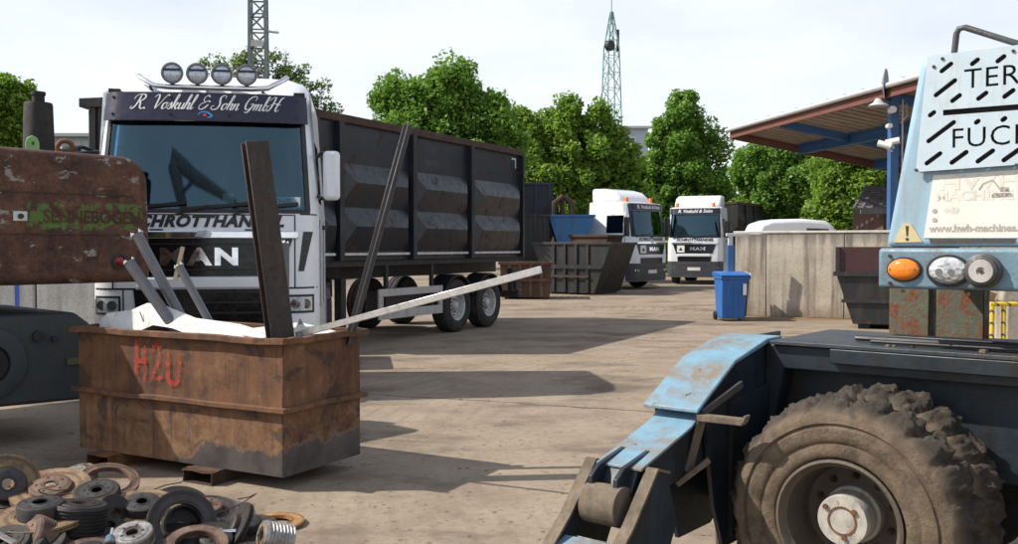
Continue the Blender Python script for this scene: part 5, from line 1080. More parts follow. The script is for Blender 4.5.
def plain_box(name, label, u0, u1, vt, vb, Y, dep, mat, rz=0, z0=None, ribn=3):
    a, b_ = P(u0, vt, Y), P(u1, vt, Y); L = b_.x - a.x; zt = a.z; zb = P(u0, vb, Y).z if z0 is None else z0
    s = thing(name, label, 'container', (a.x, Y, zb), R(rz)); h = zt - zb; w_ = 0.05
    MB().box(0, L, 0, w_, 0, h).obj('side_plate', mat, s); MB().box(0, L, dep - w_, dep, 0, h).obj('side_plate', mat, s)
    MB().box(0, w_, w_, dep - w_, 0, h).obj('end_plate', mat, s); MB().box(L - w_, L, w_, dep - w_, 0, h).obj('end_plate', mat, s); MB().box(w_, L - w_, w_, dep - w_, 0, .06).obj('floor_plate', mat, s)
    r_ = MB(); r_.box(-.05, L + .05, -.06, .06, h, h + .09); r_.box(-.05, L + .05, dep - .06, dep + .06, h, h + .09); r_.box(-.05, .05, .061, dep - .061, h, h + .088); r_.box(L - .05, L + .05, .061, dep - .061, h, h + .088); r_.obj('rim', mat, s, .01)
    for x in np.linspace(0.15, L - .15, ribn): MB().box(x - .05, x + .05, -.07, -.001, 0, h - .001).obj('rib', mat, s)
    return s
plain_box('tall_container', 'tall dark blue container just right of the black trailer container', 505, 553, 185, 0, 40, 2.4, worn('tall_navy', (0.016, 0.022, 0.04), 0.5, (0.05, 0.04, 0.03), 0.4, (0.05, 0.03, 0.02), 0.2, 1, 0.2), 0, 0.0, 4)
plain_box('dark_container', 'lower dark container between the trailer and the blue skip', 512, 549, 217, 0, 36.6, 2.2, M['bin_dark'], 0, 0.0, 4)
zb = zpx(247, 37)
sb = open_skip('base_skip', 'dark skip under the bright blue skip', (P(545, 240, 37).x, 37.0, 0), 0, 1.85, 1.6, zb - 0.1, 0.2, M['bin_dark'], ribs=False)
tag(open_skip('blue_skip', 'bright blue skip stacked behind the large black skip', (P(549, 240, 37).x, 36.95, zb), 0, 1.75, 1.5, zpx(217, 37) - zb, 0.35, M['bin_blue'], ribs=False), None, None)
gb = thing('grab_claw', 'rusty grab claw standing behind the blue skip', 'grab', (P(563, 200, 39.4).x, 39.4, 0)); zg = zpx(196, 39.4)
b = MB(); b.tube([(-.5, 0, 0), (-.45, 0, 1.6), (-0.1, 0, 2.6), (.0, 0, zg - .1)], [.12, .14, .12, .08], 8); b.obj('arm', M['rust_dark'], gb, smooth=40)
for sx in (-1, 1): b = MB(); b.tube([(0, 0, zg), (sx*.35, 0, zg - .3), (sx*.38, 0, zg - .9), (sx*.1, 0, zg - 1.3)], [.1, .13, .1, .03], 8); b.obj('claw', M['rust_dark'], gb, smooth=40)

# maroon container in front of the concrete wall
a = P(836, 320, 19.6)
mc = thing('maroon_container', 'dark maroon tapered container standing in front of the concrete wall', 'container', (a.x, 19.6, 0), R(-20))
zt = zpx(247, 19.6)
b = MB(); H = zt
fr = [(0.0, H * 0.66), (0.02, H), (2.3, H), (2.3, 0.1), (0.32, 0.1)]
b.prism([(0.0, H*0.66), (2.3, H*0.66), (2.3, 0.1), (0.33, 0.1)], 'y', 0.0, 1.5); b.obj('lower_body', M['bin_dark'], mc, .01)
for y in (0.0, 1.46): MB().box(0.02, 2.3, y + .001, y + .04, H*0.66, H).obj('upper_side', M['bin_maroon'], mc)
MB().box(0.02, 0.06, 0.041, 1.459, H*0.66, H).obj('upper_end', M['bin_maroon'], mc)
b = MB(); b.box(-0.06, 2.3, -0.06, 0.0, H*0.645, H*0.70); b.box(0.1, 2.3, -0.05, 0.0, H*0.32, H*0.36); b.obj('rail', M['dark'], mc); MB().box(-0.02, 0.06, -0.05, 0.0, H*0.7, H).obj('corner_post', M['dark'], mc)
for x in (0.45, 1.9): MB().box(x, x + .2, 0.1, 1.4, 0, 0.1).obj('skid', M['dark'], mc)

# ---------------------------------------------------------------- wheelie bins
def wheelie(name, label, loc, rotz, body, lid, s=1.0):
    w = thing(name, label, 'bin', loc, rotz, 'wheelie bins at the wall end'); h = 0.98 * s
    def taper(x0, x1, y0, y1, z0, X0, X1, Y0, Y1, z1): return MB().add([(x0,y0,z0),(x1,y0,z0),(x1,y1,z0),(x0,y1,z0),(X0,Y0,z1),(X1,Y0,z1),(X1,Y1,z1),(X0,Y1,z1)], [(0,3,2,1),(4,5,6,7),(0,1,5,4),(1,2,6,5),(2,3,7,6),(3,0,4,7)])
    b_ = taper(-.25*s, .25*s, -.25*s, .22*s, .05, -.29*s, .29*s, -.34*s, .30*s, h).obj('body', body, w, .025, 2)
    for x in (-.12, .0, .12): taper((x-.02)*s, (x+.02)*s, -.262*s, -.24*s, .1, (x-.025)*s, (x+.025)*s, -.345*s, -.32*s, h-.16).obj('ridge', body, w, .006)
    MB().box(-.31*s, .31*s, -.37*s, .32*s, h - .07, h).obj('collar', body, w, .015)
    l = MB(); l.prism([(-.40*s, h + .002), (-.40*s, h + .03), (-.30*s, h + .07), (.2*s, h + .10), (.34*s, h + .08), (.34*s, h + .002)], 'x', -.32*s, .32*s); l.obj('lid', lid, w, .02)
    MB().tube([(-.26*s, .36*s, h + .03), (.26*s, .36*s, h + .03)], .018, 8).obj('handle', lid, w)
    for sx in (-1, 1):
        q = MB(); q.cyl((sx*.27*s, .24*s, .10), (1, 0, 0), .10, .05, 18); o = q.obj('wheel', M['tyre'], w, smooth=40); q = MB(); q.cyl((sx*.30*s, .24*s, .10), (1, 0, 0), .05, .02, 12); q.obj('rim', M['dark'], o)
    return w
bl = plain('bin_blue_plastic', (0.018, 0.12, 0.38), 0.42, var=0.12, scale=4)
a = P(728, 318, 22.0); wb = wheelie('wheelie_bin', 'bright blue wheelie bin in front of the concrete wall end', (a.x - 0.02, 21.7, 0), R(3), bl, bl, 1.04)
MB().box(.18, .26, -.385, -.372, .60, .85).obj('label', M['letter_white'], wb)
a = P(743, 318, 22.3); wheelie('wheelie_bin', 'dark wheelie bin with pale lid half hidden behind the blue one', (a.x - .22, 22.42, 0), R(4), M['bumper'], plain('lid_pale', (0.58, 0.53, 0.45), 0.6), 1.02)

# white van behind the wall: only its roof shows
a = P(788, 225, 29.0)
vn = thing('white_van', 'white van with only its roof showing above the concrete wall', 'van', (a.x, 29.0, 0), R(0))
zt = zpx(219.5, 29)
def van_loft():
    m = MB(); secs = [(-1.16, 0.5, 1.0), (-1.14, 0.55, zt - .38), (-1.05, 0.62, zt - .14), (-0.7, 0.8, zt - .02), (0.2, 0.85, zt), (0.9, 0.82, zt - .06), (1.18, 0.72, zt - .26), (1.26, 0.6, zt - 0.6), (1.9, 0.5, 1.25), (2.0, 0.5, 0.5)]
    prof = [(x, z) for x, _, z in secs] + [(-1.16, 0.35)]
    m.prism(prof, 'y', -0.85, 0.85); return m
van_loft().obj('body', M['white'], vn, 0.12, 4)
MB().prism([(1.13, zt - .30), (1.22, zt - .58), (1.80, 1.3), (1.78, 1.28), (1.16, zt - .62)], 'y', -0.7, 0.7).obj('windscreen', M['pane'], vn)
for y in (-.86, .86): MB().prism([(0.3, zt - .28), (0.95, zt - .30), (1.08, zt - .7), (0.3, zt - .7)], 'y', y - .006, y + .006).obj('side_window', M['pane'], vn)
for x in (-0.75, 1.35):
    for sy in (-1, 1): wheel(vn, (x, sy*0.78, 0.33), 0.33, 0.2, sy, 'y', n=20, lugs=0)
MB().box(1.9, 2.06, -.8, .8, .35, .6).obj('bumper', M['black'], vn, .03)
# ---------------------------------------------------------------- blue wheeled material handler on the right
from mathutils import noise as mno
RO, RA = Vector((1.39, 4.0, 0)), R(-39)
RMx = Matrix.Translation(RO) @ Matrix.Rotation(RA, 4, 'Z'); RIn = RMx.inverted()
def onY(u, v, c):                                    # where the photo ray meets the machine's plane y = c (machine coordinates)
    o = RIn @ Vector((0, 0, CAMH)); d = RIn.to_3x3() @ ray(u, v); k = (c - o.y) / d.y; return o + d * k
def onX(u, v, c):
    o = RIn @ Vector((0, 0, CAMH)); d = RIn.to_3x3() @ ray(u, v); k = (c - o.x) / d.x; return o + d * k
def onZ(u, v, c):
    o = RIn @ Vector((0, 0, CAMH)); d = RIn.to_3x3() @ ray(u, v); k = (c - o.z) / d.z; return o + d * k
RM = thing('material_handler', 'worn light blue wheeled scrap handler at the right, muddy tyre in front', 'excavator', RO, RA)
M['m_blue'] = worn('machine_blue', (0.155, 0.285, 0.385), 0.55, (0.19, 0.155, 0.115), 0.9, (0.12, 0.065, 0.038), 0.32, 4.5, 0.25, 0.14, False)
M['m_pale'] = worn('machine_pale_blue', (0.27, 0.42, 0.53), 0.45, (0.27, 0.23, 0.17), 0.40, (0.25, 0.15, 0.08), 0.08, 2.5, 0.15, 0.10)
M['m_dark'] = worn('machine_oily_blue', (0.012, 0.022, 0.033), 0.42, (0.016, 0.0135, 0.011), 0.75, (0.02, 0.013, 0.009), 0.2, 2.0, 0.25, 0.45)
M['m_deck'] = worn('machine_deck', (0.026, 0.034, 0.042), 0.55, (0.06, 0.048, 0.037), 0.6, (0.10, 0.055, 0.03), 0.2, 4, 0.5, 0.3, False)
M['m_dust'] = rusty('dusty_steel', (0.06, 0.048, 0.036), (0.14, 0.11, 0.08), (0.24, 0.19, 0.135), 0.9, 5, 0.5)
M['m_rust_green'] = worn('rust_green', (0.085, 0.10, 0.07), 0.7, (0.12, 0.065, 0.04), 0.7, (0.16, 0.062, 0.03), 0.62, 5, 0.5, 0.3)
# muddy tyres
def tyre_mat():
    t = NT('muddy_tyre'); x, y, z = t.xyz(t.map((1, 1, 1), (0, 0, -0.52)))
    r = t.math('SQRT', t.math('ADD', t.math('MULTIPLY', x, x), t.math('MULTIPLY', z, z)))
    n = t.noise(9, 9, 0.72); f = t.noise(55, 6, 0.78)
    dust = t.ramp(n, [(0.3, (0.085, 0.062, 0.042)), (0.52, (0.175, 0.130, 0.088)), (0.72, (0.26, 0.20, 0.138))])
    mud = t.ramp(t.math('ADD', t.math('MULTIPLY', n, .5), t.math('MULTIPLY', f, .5)), [(0.35, (0.030, 0.025, 0.020)), (0.55, (0.075, 0.060, 0.046)), (0.7, (0.15, 0.12, 0.09))])
    c = t.mix(t.ramp(t.math('ADD', r, t.math('MULTIPLY', n, 0.06)), [(0.500, 0.0), (0.530, 1.0)]), dust, mud)
    c = t.mix(t.ramp(t.noise(3.2, 6, 0.7, t.map((1, 1, 1), (2, 5, 1))), [(0.53, 0.0), (0.64, 0.8)]), c, (0.036, 0.031, 0.027))
    c = t.mix(t.ramp(t.noise(30, 7, 0.8), [(0.30, 0.7), (0.46, 0.0)]), c, (0.035, 0.028, 0.022))
    t.bump(t.math('ADD', f, t.math('ADD', n, t.noise(140, 4, 0.8))), 0.9, 0.010); return t.done(c, 0.93)
M['mud'] = tyre_mat()
def muddy_tyre(yo, name, mirror_=False, seed=0):
    prof = [(0.285, .04), (0.292, .018), (0.305, .008), (0.335, .002), (0.352, .010), (0.362, .012), (0.372, .003), (0.40, -.004), (0.43, -.002), (0.436, .008), (0.446, .009), (0.452, .0), (0.475, .004), (0.492, .014), (0.502, .026)]
    prof += [(0.520, .040), (0.535, .056), (0.545, .072)] + [(0.552, .072 + .0115 * k) for k in range(1, 12)]
    prof += [(0.545, .205), (0.535, .222), (0.515, .24), (0.49, .255), (0.42, .265), (0.33, .262), (0.285, .23)]
    n = 340; m = MB()
    for (r, y) in prof:
        for k in range(n):
            a = 2 * math.pi * k / n; rr, yy = r, y; ca, sa = math.cos(a), math.sin(a)
            if r > 0.49:
                w_ = min(1, (r - 0.49) / 0.04); ph = (a * 21 / (2*math.pi) + (y - .14) * (2.2 if y < .14 else -2.2) + seed) % 1.0
                lug = 1.0 if 0.17 < ph < 0.83 else (0.0 if ph < 0.09 or ph > .91 else .5)
                d1 = mno.fractal(Vector((ca*6, sa*6, y*24 + seed*7)), 0.7, 2.1, 6); d2 = mno.noise(Vector((ca*34, sa*34, y*70 + seed)))
                rr += w_ * ((lug - 1) * (0.014 + 0.022 * min(1, max(0, (y - .05) / .05))) + (0.006 + 0.024 * min(1, max(0, (y - .04) / .05))) * d1 + 0.009 * d2 * min(1, y / .07))
                if y < .09: yy += (1 - lug) * .012 * w_
            elif r > 0.29:
                rr += 0.0015 * mno.noise(Vector((ca*6, sa*6, seed)))
            yy = yy * 1.22 if yy > .03 else yy
            if mirror_: yy = .33 - yy
            rr *= 0.945; m.v.append((rr*ca, yo + yy, 0.52 + rr*sa))
    L_ = len(prof)
    m.f = [(j*n + k, j*n + (k+1) % n, ((j+1) % L_)*n + (k+1) % n, ((j+1) % L_)*n + k) for j in range(L_ - 1) for k in range(n)]
    return m.obj(name, M['mud'], RM, smooth=48)
wt = muddy_tyre(0.0, 'tyre'); muddy_tyre(0.385, 'tyre', True, 0.4)
M['rim_dust'] = worn('dusty_rim', (0.085, 0.070, 0.055), 0.6, (0.13, 0.10, 0.07), 0.7, (0.14, 0.07, 0.035), 0.25, 7, 0.4)
RotY = Matrix.Translation((0, 0, 0.52)) @ Matrix.Scale(0.945, 4) @ Euler((R(90), 0, 0)).to_matrix().to_4x4()        # lathe height runs towards the camera (-y)
b = MB(); b.lathe([(0.288, -0.015), (0.288, -0.004), (0.276, 0.0), (0.268, -0.012), (0.262, -0.03), (0.25, -0.045), (0.246, -0.12), (0.235, -0.22), (0.225, -0.245), (0.13, -0.25), (0.125, -0.25), (0.0, -0.25)], 64, RotY, False, False); rm = b.obj('rim', M['rim_dust'], wt, smooth=35)
b = MB(); b.lathe([(0.135, -0.25), (0.132, -0.20), (0.118, -0.19), (0.116, -0.075), (0.112, -0.068), (0.0, -0.066)], 48, RotY, False, False); hb = b.obj('hub', worn('hub_paint', (0.42, 0.40, 0.36), 0.5, (0.16, 0.12, 0.08), 0.5, (0.16, 0.06, 0.03), 0.3, 14, 0.3), wt, smooth=35)
b = MB(); 
for rr_, st_ in ((0.062, 0.0),): b.lathe([(rr_ - .004, -0.066), (rr_ - .004, -0.063), (rr_ + .004, -0.063), (rr_ + .004, -0.066)], 40, RotY, True)
for (ax, az) in ((-.075, .055), (.012, -.075), (.055, .05)): b.lathe([(0.012, -.066), (0.012, -.056), (0.0, -.056)], 8, RotY @ Matrix.Translation((ax, az, 0)))
b.obj('hub_plug', M['rust'], hb)
for k in range(10):
    a = 2*math.pi*k/10 + .3; b = MB(); b.lathe([(0.016, -.25), (0.016, -.225), (0.009, -.225), (0.009, -.21), (0, -.21)], 6, RotY @ Matrix.Translation((0.175*math.cos(a), 0.175*math.sin(a), 0))); b.obj('wheel_nut', M['rust_dark'], rm)
b = MB(); b.cyl((0, 0.75, 0.55), (0, 1, 0), 0.16, 0.5, 20); b.obj('axle', M['m_dark'], RM, smooth=40)
# chassis
b = MB(); b.prism([(-0.60, 1.20), (2.6, 1.20), (2.6, 0.62), (0.75, 0.62), (0.62, 1.08), (-0.5, 1.08), (-0.60, 0.5)], 'y', 0.62, 0.75); b.prism([(-0.60, 1.198), (2.6, 1.198), (2.6, 0.62), (-0.58, 0.62)], 'y', 0.751, 1.38); ch = b.obj('chassis', M['m_dark'], RM, 0.008)
b = MB(); b.box(-0.56, 2.6, 0.585, 1.42, 1.201, 1.222); b.obj('deck_plate', M['m_deck'], RM, 0.004)
b = MB(); b.box(-0.25, 2.6, 0.575, 0.619, 1.13, 1.20); b.obj('deck_edge', M['m_dark'], RM, 0.004)
rr = random.Random(4)
for k in range(16):                                               # bolts, clips and rubble on the deck
    x = rr.uniform(-0.2, 1.1); y = rr.uniform(0.62, 1.1); s_ = rr.uniform(.008, .02); b = MB(); b.lathe([(s_, 1.2222), (s_*.9, 1.2222 + s_*.6), (0, 1.2222 + s_*.8)], 6, Matrix.Translation((x, y, 0))); b.obj('deck_bolt', M['m_dust'] if k % 3 else M['m_dark'], RM)
b = MB(); b.tube([(-0.2, 0.80, 1.24), (0.2, 0.76, 1.245), (0.7, 0.80, 1.24), (1.5, 0.78, 1.24)], 0.014, 8); b.tube([(-0.1, 0.72, 1.236), (0.4, 0.70, 1.24), (1.5, 0.72, 1.238)], 0.009, 8); b.obj('hose', M['black'], RM, smooth=40)
b = MB(); b.box(-0.1, 0.9, 0.98, 1.10, 1.2222, 1.245); b.obj('deck_strip', M['m_dark'], RM, 0.004)
for (u0, u1, mt_) in ((889, 929, 'm_rust_green'), (936, 984, 'm_rust_green')):
    x0, x1 = onY(u0, 315, 1.18).x, onY(u1, 315, 1.18).x; b = MB(); b.box(x0, x1, 1.18, 1.36 if u0 < 900 else 1.30, 1.2222, 1.56); b.obj('turret_plate', M[mt_], RM, 0.006)
# outrigger reaching out to the lower left
xa, xb = -0.86, -0.60
b = MB(); pf = [(0.80, 1.228), (0.62, 1.228), (0.25, 1.150), (-0.13, 0.962), (-0.13, 0.942), (0.25, 1.130), (0.62, 1.2), (0.80, 1.2)]; b.prism(pf, 'x', xa - .012, xb + .014); b.obj('outrigger_cover', M['m_blue'], RM, 0.006)
for x in (xa, xb - .02): b = MB(); b.prism([(1.38, 1.199), (0.62, 1.199), (0.25, 1.129), (-0.06, 0.975), (-0.02, 0.86), (0.06, 0.48), (0.16, 0.26), (0.5, 0.26), (0.8, 0.45), (1.38, 0.5)], 'x', x, x + .02); b.obj('outrigger_housing', M['m_dark'], RM)
b = MB(); b.box(xa + .021, xb - .021, 0.5, 0.54, 0.40, 1.16); b.obj('housing_web', M['m_dark'], RM)
am = MB(); am.prism([(0.5, 1.08), (0.2, 1.045), (-0.14, 0.87), (-0.57, 0.755), (-0.62, 0.67), (-0.5, 0.60), (0.0, 0.70), (0.5, 0.80)], 'x', xa + .035, xb - .035); arm = am.obj('outrigger_arm', M['m_dark'], RM, 0.006)
b = MB(); b.prism([(0.2, 1.050), (-0.14, 0.885), (-0.575, 0.770), (-0.575, 0.757), (-0.14, 0.872), (0.2, 1.037)], 'x', xa + .022, xb - .012); b.obj('arm_top_plate', M['m_blue'], arm, 0.003)
for x in (xa + .05, xb - .085): b = MB(); b.prism([(-0.42, 0.815), (-0.62, 0.775), (-0.68, 0.735), (-0.69, 0.61), (-0.60, 0.61), (-0.44, 0.73)], 'x', x, x + .022); b.obj('pivot_lug', M['m_dark'], arm, 0.003)
b = MB(); b.cyl((xa + .13, -0.66, 0.62), (1, 0, 0), 0.085, 0.17, 24); b.obj('pivot_bush', M['m_dust'], arm, smooth=40)
lg_ = [(-0.44, 0.735), (-0.54, 0.765), (-0.73, 0.565), (-1.02, 0.33), (-1.28, 0.14), (-1.28, 0.06), (-0.95, 0.06), (-0.55, 0.2), (-0.36, 0.5)]
for x in (xa - .04, xb + .008):
    b = MB(); b.prism(lg_, 'x', x, x + .028); o = b.obj('leg_plate', M['m_dark'], RM, 0.003)
    e = MB()
    for p, q in zip(lg_[:4], lg_[1:5]): e.bar((x + .014, p[0], p[1] + .004), (x + .014, q[0], q[1] + .004), 0.055, 0.012, (0, 0, 1))
    e.obj('leg_flange', M['m_dust'], o)
b = MB(); b.prism([(-0.76, 0.49), (-0.82, 0.47), (-1.14, 0.20), (-1.12, 0.16)], 'x', xa - .01, xb + .006); b.obj('leg_web', M['m_blue'], RM)
b = MB(); b.prism([(-0.74, 0.36), (-0.76, 0.34), (-0.76, 0.47), (-0.74, 0.49)], 'x', xa - .01, xb + .006); b.obj('leg_web', M['m_dark'], RM)
b = MB(); b.lathe([(0.26, 0.0), (0.26, 0.035), (0.12, 0.07), (0.0, 0.07)], 28, Matrix.Translation((xa + .13, -1.10, 0))); b.obj('foot_pad', M['m_dust'], RM, smooth=35)
# steps and struts on the outrigger housing
def stp(pts, w_, h_, nm, mat):
    m = MB()
    for a_, b_ in zip(pts, pts[1:]): m.bar(a_, b_, w_, h_)
    m.obj(nm, mat, RM, 0.003)
s0, s1 = onY(699, 417, -0.10), onY(744, 422, -0.10)
stp([s0, s1], 0.05, 0.03, 'step_tread', M['m_dust']); stp([s1 + Vector((.0, 0, -.005)), s1 + Vector((.015, 0, .03))], 0.05, 0.012, 'step_lip', M['m_dust'])
stp([s0 + Vector((0.012, .02, .02)), onY(742, 384, 0.22)], 0.016, 0.035, 'step_arm', M['steel_dark'])
stp([s0 + Vector((.0, .03, -.005)), onY(688, 472, -0.14)], 0.012, 0.045, 'strut', M['m_dust'])
stp([onY(677, 484, -0.18), onY(709, 460, -0.12)], 0.04, 0.025, 'step_tread', M['m_dust'])
b = MB(); b.tube([onY(716, 498, 0.2), onY(718, 544, 0.2), onY(720, 600, 0.2)], 0.012, 8); b.obj('brake_hose', M['m_dust'], RM, smooth=40)
b = MB(); b.prism([(0.2, 0.30), (0.2, 0.95), (0.61, 1.0), (0.61, 0.30)], 'x', -0.598, -0.575); b.obj('splash_plate', M['m_dark'], RM)
# ---- superstructure: lamp rail, counterweight cladding, plates
yb = 0.51
l0, l1 = onY(878, 248, yb), onY(879, 288, yb)
zt_, zb_ = l0.z, l1.z; x0 = l0.x
b = MB(); b.box(x0, x0 + 2.2, yb, yb + 0.14, zb_, zt_); br = b.obj('lamp_rail', worn('rail_blue', (0.13, 0.22, 0.28), 0.5, (0.10, 0.08, 0.06), 0.6, (0.13, 0.08, 0.05), 0.28, 6, 0.3, 0.2, False), RM, 0.018, 3)
def oval(u, v, ru, rv, depth_, mat, nm, par, off=0.0, dome=0.02, n=28):
    c = onY(u, v, yb); e = onY(u + ru, v, yb); f_ = onY(u, v - rv, yb); a_, h_ = abs(e.x - c.x), abs(f_.z - c.z); m = MB(); rings = [(1.0, 0.0), (1.0, depth_), (0.92, depth_ + dome*.35), (0.7, depth_ + dome*.75), (0.4, depth_ + dome*.95), (0.0, depth_ + dome)]
    for s_, d in rings: m.v += [(c.x + a_*s_*math.cos(2*math.pi*k/n), yb - off - d, c.z + h_*s_*math.sin(2*math.pi*k/n)) for k in range(n)]
    m.f = [(j*n + k, j*n + (k+1) % n, (j+1)*n + (k+1) % n, (j+1)*n + k) for j in range(len(rings)-1) for k in range(n)]
    return m.obj(nm, mat, par, smooth=45)
ob = oval(904.5, 269.5, 18, 12.5, 0.006, M['black'], 'indicator', br, 0, 0.002); oval(904, 269.5, 16, 10.8, 0.008, M['amber'], 'lens', ob, 0.004, 0.022)
for du in (-12, 12): c = onY(904 + du, 269.5, yb); b = MB(); b.cyl((c.x, yb - .022, c.z), (0, 1, 0), 0.0045, 0.01, 8); b.obj('lens_screw', M['rust_dark'], ob)
ob = oval(948.5, 271, 22.5, 16.5, 0.008, M['black'], 'headlight', br, 0, 0.002)
def head_mat():
    t = NT('headlight_lens'); g_ = t.vor(38, 'F1', t.map((1, 1, 1.6))); n = t.noise(24, 3)
    t.bump(g_, 0.5, 0.01); return t.done(t.ramp(n, [(0.35, (0.35, 0.37, 0.39)), (0.55, (0.62, 0.64, 0.66)), (0.75, (0.85, 0.86, 0.87))]), 0.12, 0.35, Coat_Weight=0.8)
oval(948.5, 270.5, 19.5, 13.5, 0.010, head_mat(), 'lens', ob, 0.004, 0.022)
for (u, v, r_) in ((941, 272, 3.6), (953, 272, 3.2), (944, 277, 2.0)): c = onY(u, v, yb); b = MB(); b.cyl((c.x, yb - .034, c.z), (0, 1, 0), r_ / 216, 0.004, 14); b.obj('bulb_mark', M['pipe'], ob)
c = onY(984, 271, yb); RotB = Matrix.Translation((c.x, yb, c.z)) @ Euler((R(90), 0, 0)).to_matrix().to_4x4()
b = MB(); b.lathe([(0.075, 0.0), (0.074, 0.03), (0.066, 0.035), (0.062, 0.05), (0.052, 0.055), (0.0, 0.055)], 28, RotB); cap = b.obj('rubber_cap', M['steel_dark'], br, smooth=40)
b = MB(); b.lathe([(0.050, 0.0552), (0.048, 0.062), (0.018, 0.062), (0.016, 0.052), (0.0, 0.052)], 28, RotB); b.obj('cap_face', M['guard'], cap, smooth=40)
b = MB(); b.cyl((c.x, yb - .060, c.z), (0, 1, 0), 0.009, 0.01, 10); b.obj('cap_screw', M['rust_dark'], cap)
for (u, v) in ((890, 256), (890, 283), (903, 291), (969, 294)): c = onY(u, v, yb); b = MB(); b.cyl((c.x, yb - .002, c.z), (0, 1, 0), 0.008, 0.014, 8); b.obj('rail_bolt', M['rust_dark'], br)
# cladding: leaning trapezoid body
yc = 0.545
A, B_, C_, D_ = onY(885, 246, yc), onY(926, 55, yc), onY(1120, 32, yc), onY(1120, 246, yc)
C_.x = D_.x = x0 + 2.1
b = MB(); b.prism([(A.x, A.z - .004 if False else zt_ + .004), (B_.x - .03, B_.z - .05), (B_.x, B_.z), (C_.x, C_.z), (D_.x, zt_ + .004)], 'y', yc, 1.75); body = b.obj('counterweight', M['m_pale'], RM, 0.03, 3)
def fl2(u, v): q = onY(u, v, yc); return (q.x, q.z)
def flat(poly_px, y0, th_, nm, mat, par, bev=0):
    m = MB(); m.prism([fl2(u, v) for u, v in poly_px], 'y', y0 - th_, y0); return m.obj(nm, mat, par, bev)
# perforated plate with cut-out letters
def loops_of(V_, F_):
    from collections import defaultdict
    cnt = defaultdict(int)
    for f_ in F_:
        for a_, b_ in zip(f_, f_[1:] + f_[:1]): cnt[(a_, b_)] += 1
    nxt = {a_: b_ for (a_, b_) in cnt if (b_, a_) not in cnt}; out = []
    while nxt:
        s = next(iter(nxt)); lp = []; k = s
        while k in nxt: q = nxt.pop(k); lp.append(V_[k]); k = q
        out.append(lp)
    return out
def dedupe(V_, F_):
    key, idx, NV = {}, [], []
    for p in V_:
        k = (round(p[0], 5), round(p[1], 5))
        if k not in key: key[k] = len(NV); NV.append(p)
        idx.append(key[k])
    return NV, [tuple(idx[i] for i in f_) for f_ in F_]
def cut_plate(outer, holes, th_, y0, nm, mat, par):
    cu = bpy.data.curves.new(nm, 'CURVE'); cu.dimensions = '2D'; cu.fill_mode = 'BOTH'; cu.extrude = th_ / 2
    for lp in [outer] + holes:
        s = cu.splines.new('POLY'); s.points.add(len(lp) - 1); s.use_cyclic_u = True
        for k, p in enumerate(lp): s.points[k].co = (p[0], p[1], 0, 1)
    o = bpy.data.objects.new(nm, cu); COL.objects.link(o); dg = bpy.context.evaluated_depsgraph_get()
    me = bpy.data.meshes.new_from_object(o.evaluated_get(dg)); bpy.data.objects.remove(o); bpy.data.curves.remove(cu)
    for v in me.vertices: v.co = (v.co.x, y0 + v.co.z, v.co.y)
    return link(nm, me, mat, par)
def slot(u, v, L_, ang, w_=4.6):
    c = Vector(fl2(u, v)); k = 1 / 222.0; d = Vector((math.cos(ang), math.sin(ang))); n_ = Vector((-d.y, d.x)); h = max(0, (L_ - w_) / 2) * k; r_ = w_ / 2 * k; pts = []
    for e, s_ in ((1, -1), (-1, 1)):
        for q in range(7):
            a_ = math.pi * q / 6; pts.append(tuple(c + d * (e * h) + (n_ * (s_ * math.cos(a_)) + d * (e * math.sin(a_))) * r_))
    return pts
def z1(x, y): return (820 + x / 3.02, y / 3.02)
dg_ = R(36); holes = []
for (x, y, L_) in ((387,207,45),(473,190,31),(551,181,33),(640,172,33),(730,160,33), (384,268,78), (344,346,27),(416,299,38),(495,292,38),(575,285,40),(660,276,40),(740,268,40),
                   (371,400,100),(480,370,20),(560,362,20),(348,480,60),(425,477,62),(504,473,62),(583,469,62),(665,465,62),(745,460,62)):
    holes.append(slot(*z1(x, y), L_ / 3.02, dg_))
s_a, s_b = Vector(fl2(*z1(377, 343))), Vector(fl2(*z1(760, 314))); d = (s_b - s_a).normalized(); nn = Vector((-d.y, d.x)) * 0.0125
holes.append([tuple(s_a - nn), tuple(s_b - nn), tuple(s_b + nn), tuple(s_a + nn)])
for (txt, ux, uy) in (('TEREX', 440, 271), ('FUCHS', 405, 449)):
    V_, F_ = dedupe(*text2d(txt, 0.122, 0, 0.0, 1.08, 1.02)); mx = min(p[0] for p in V_); my = min(p[1] for p in V_); o_ = Vector(fl2(*z1(ux, uy)))
    e_ = Vector(fl2(*z1(ux + 158, uy - (13 if txt == 'TEREX' else 10)))) - o_; sl = e_.y / e_.x
    Vp = [(p[0] - mx + o_.x, p[1] - my + o_.y) for p in V_]
    # keep each letter's loops; stencil bridges are not needed because the counters hang on the black sheet behind
    for lp in loops_of(Vp, F_):
        if len(lp) > 2: holes.append(lp)
pl_px = [(929.5, 58), (1119, 33), (1119, 158), (917.5, 172.5)]
plate = cut_plate([fl2(*p) for p in pl_px], holes, 0.010, yc - .026, 'perforated_plate', worn('plate_paint', (0.46, 0.56, 0.63), 0.42, (0.32, 0.25, 0.17), 0.25, (0.24, 0.13, 0.07), 0.12, 5, 0.12, 0.06), body)
flat([(931, 60), (1118, 35), (1118, 156), (919, 171)], yc - .0005, 0.006, 'hole_shade_sheet', plain('hole_shade_black', (0.02, 0.017, 0.015), 0.8), body)  # black sheet stands in for the shade behind the cut-outs
for (x, y) in ((376,181),(589,158),(297,515),(598,500),(350,205)): c = fl2(*z1(x, y)); b = MB(); b.cyl((c[0], yc - .033, c[1]), (0, 1, 0), 0.007, 0.008, 8); b.obj('plate_bolt', M['rust_dark'], plate)
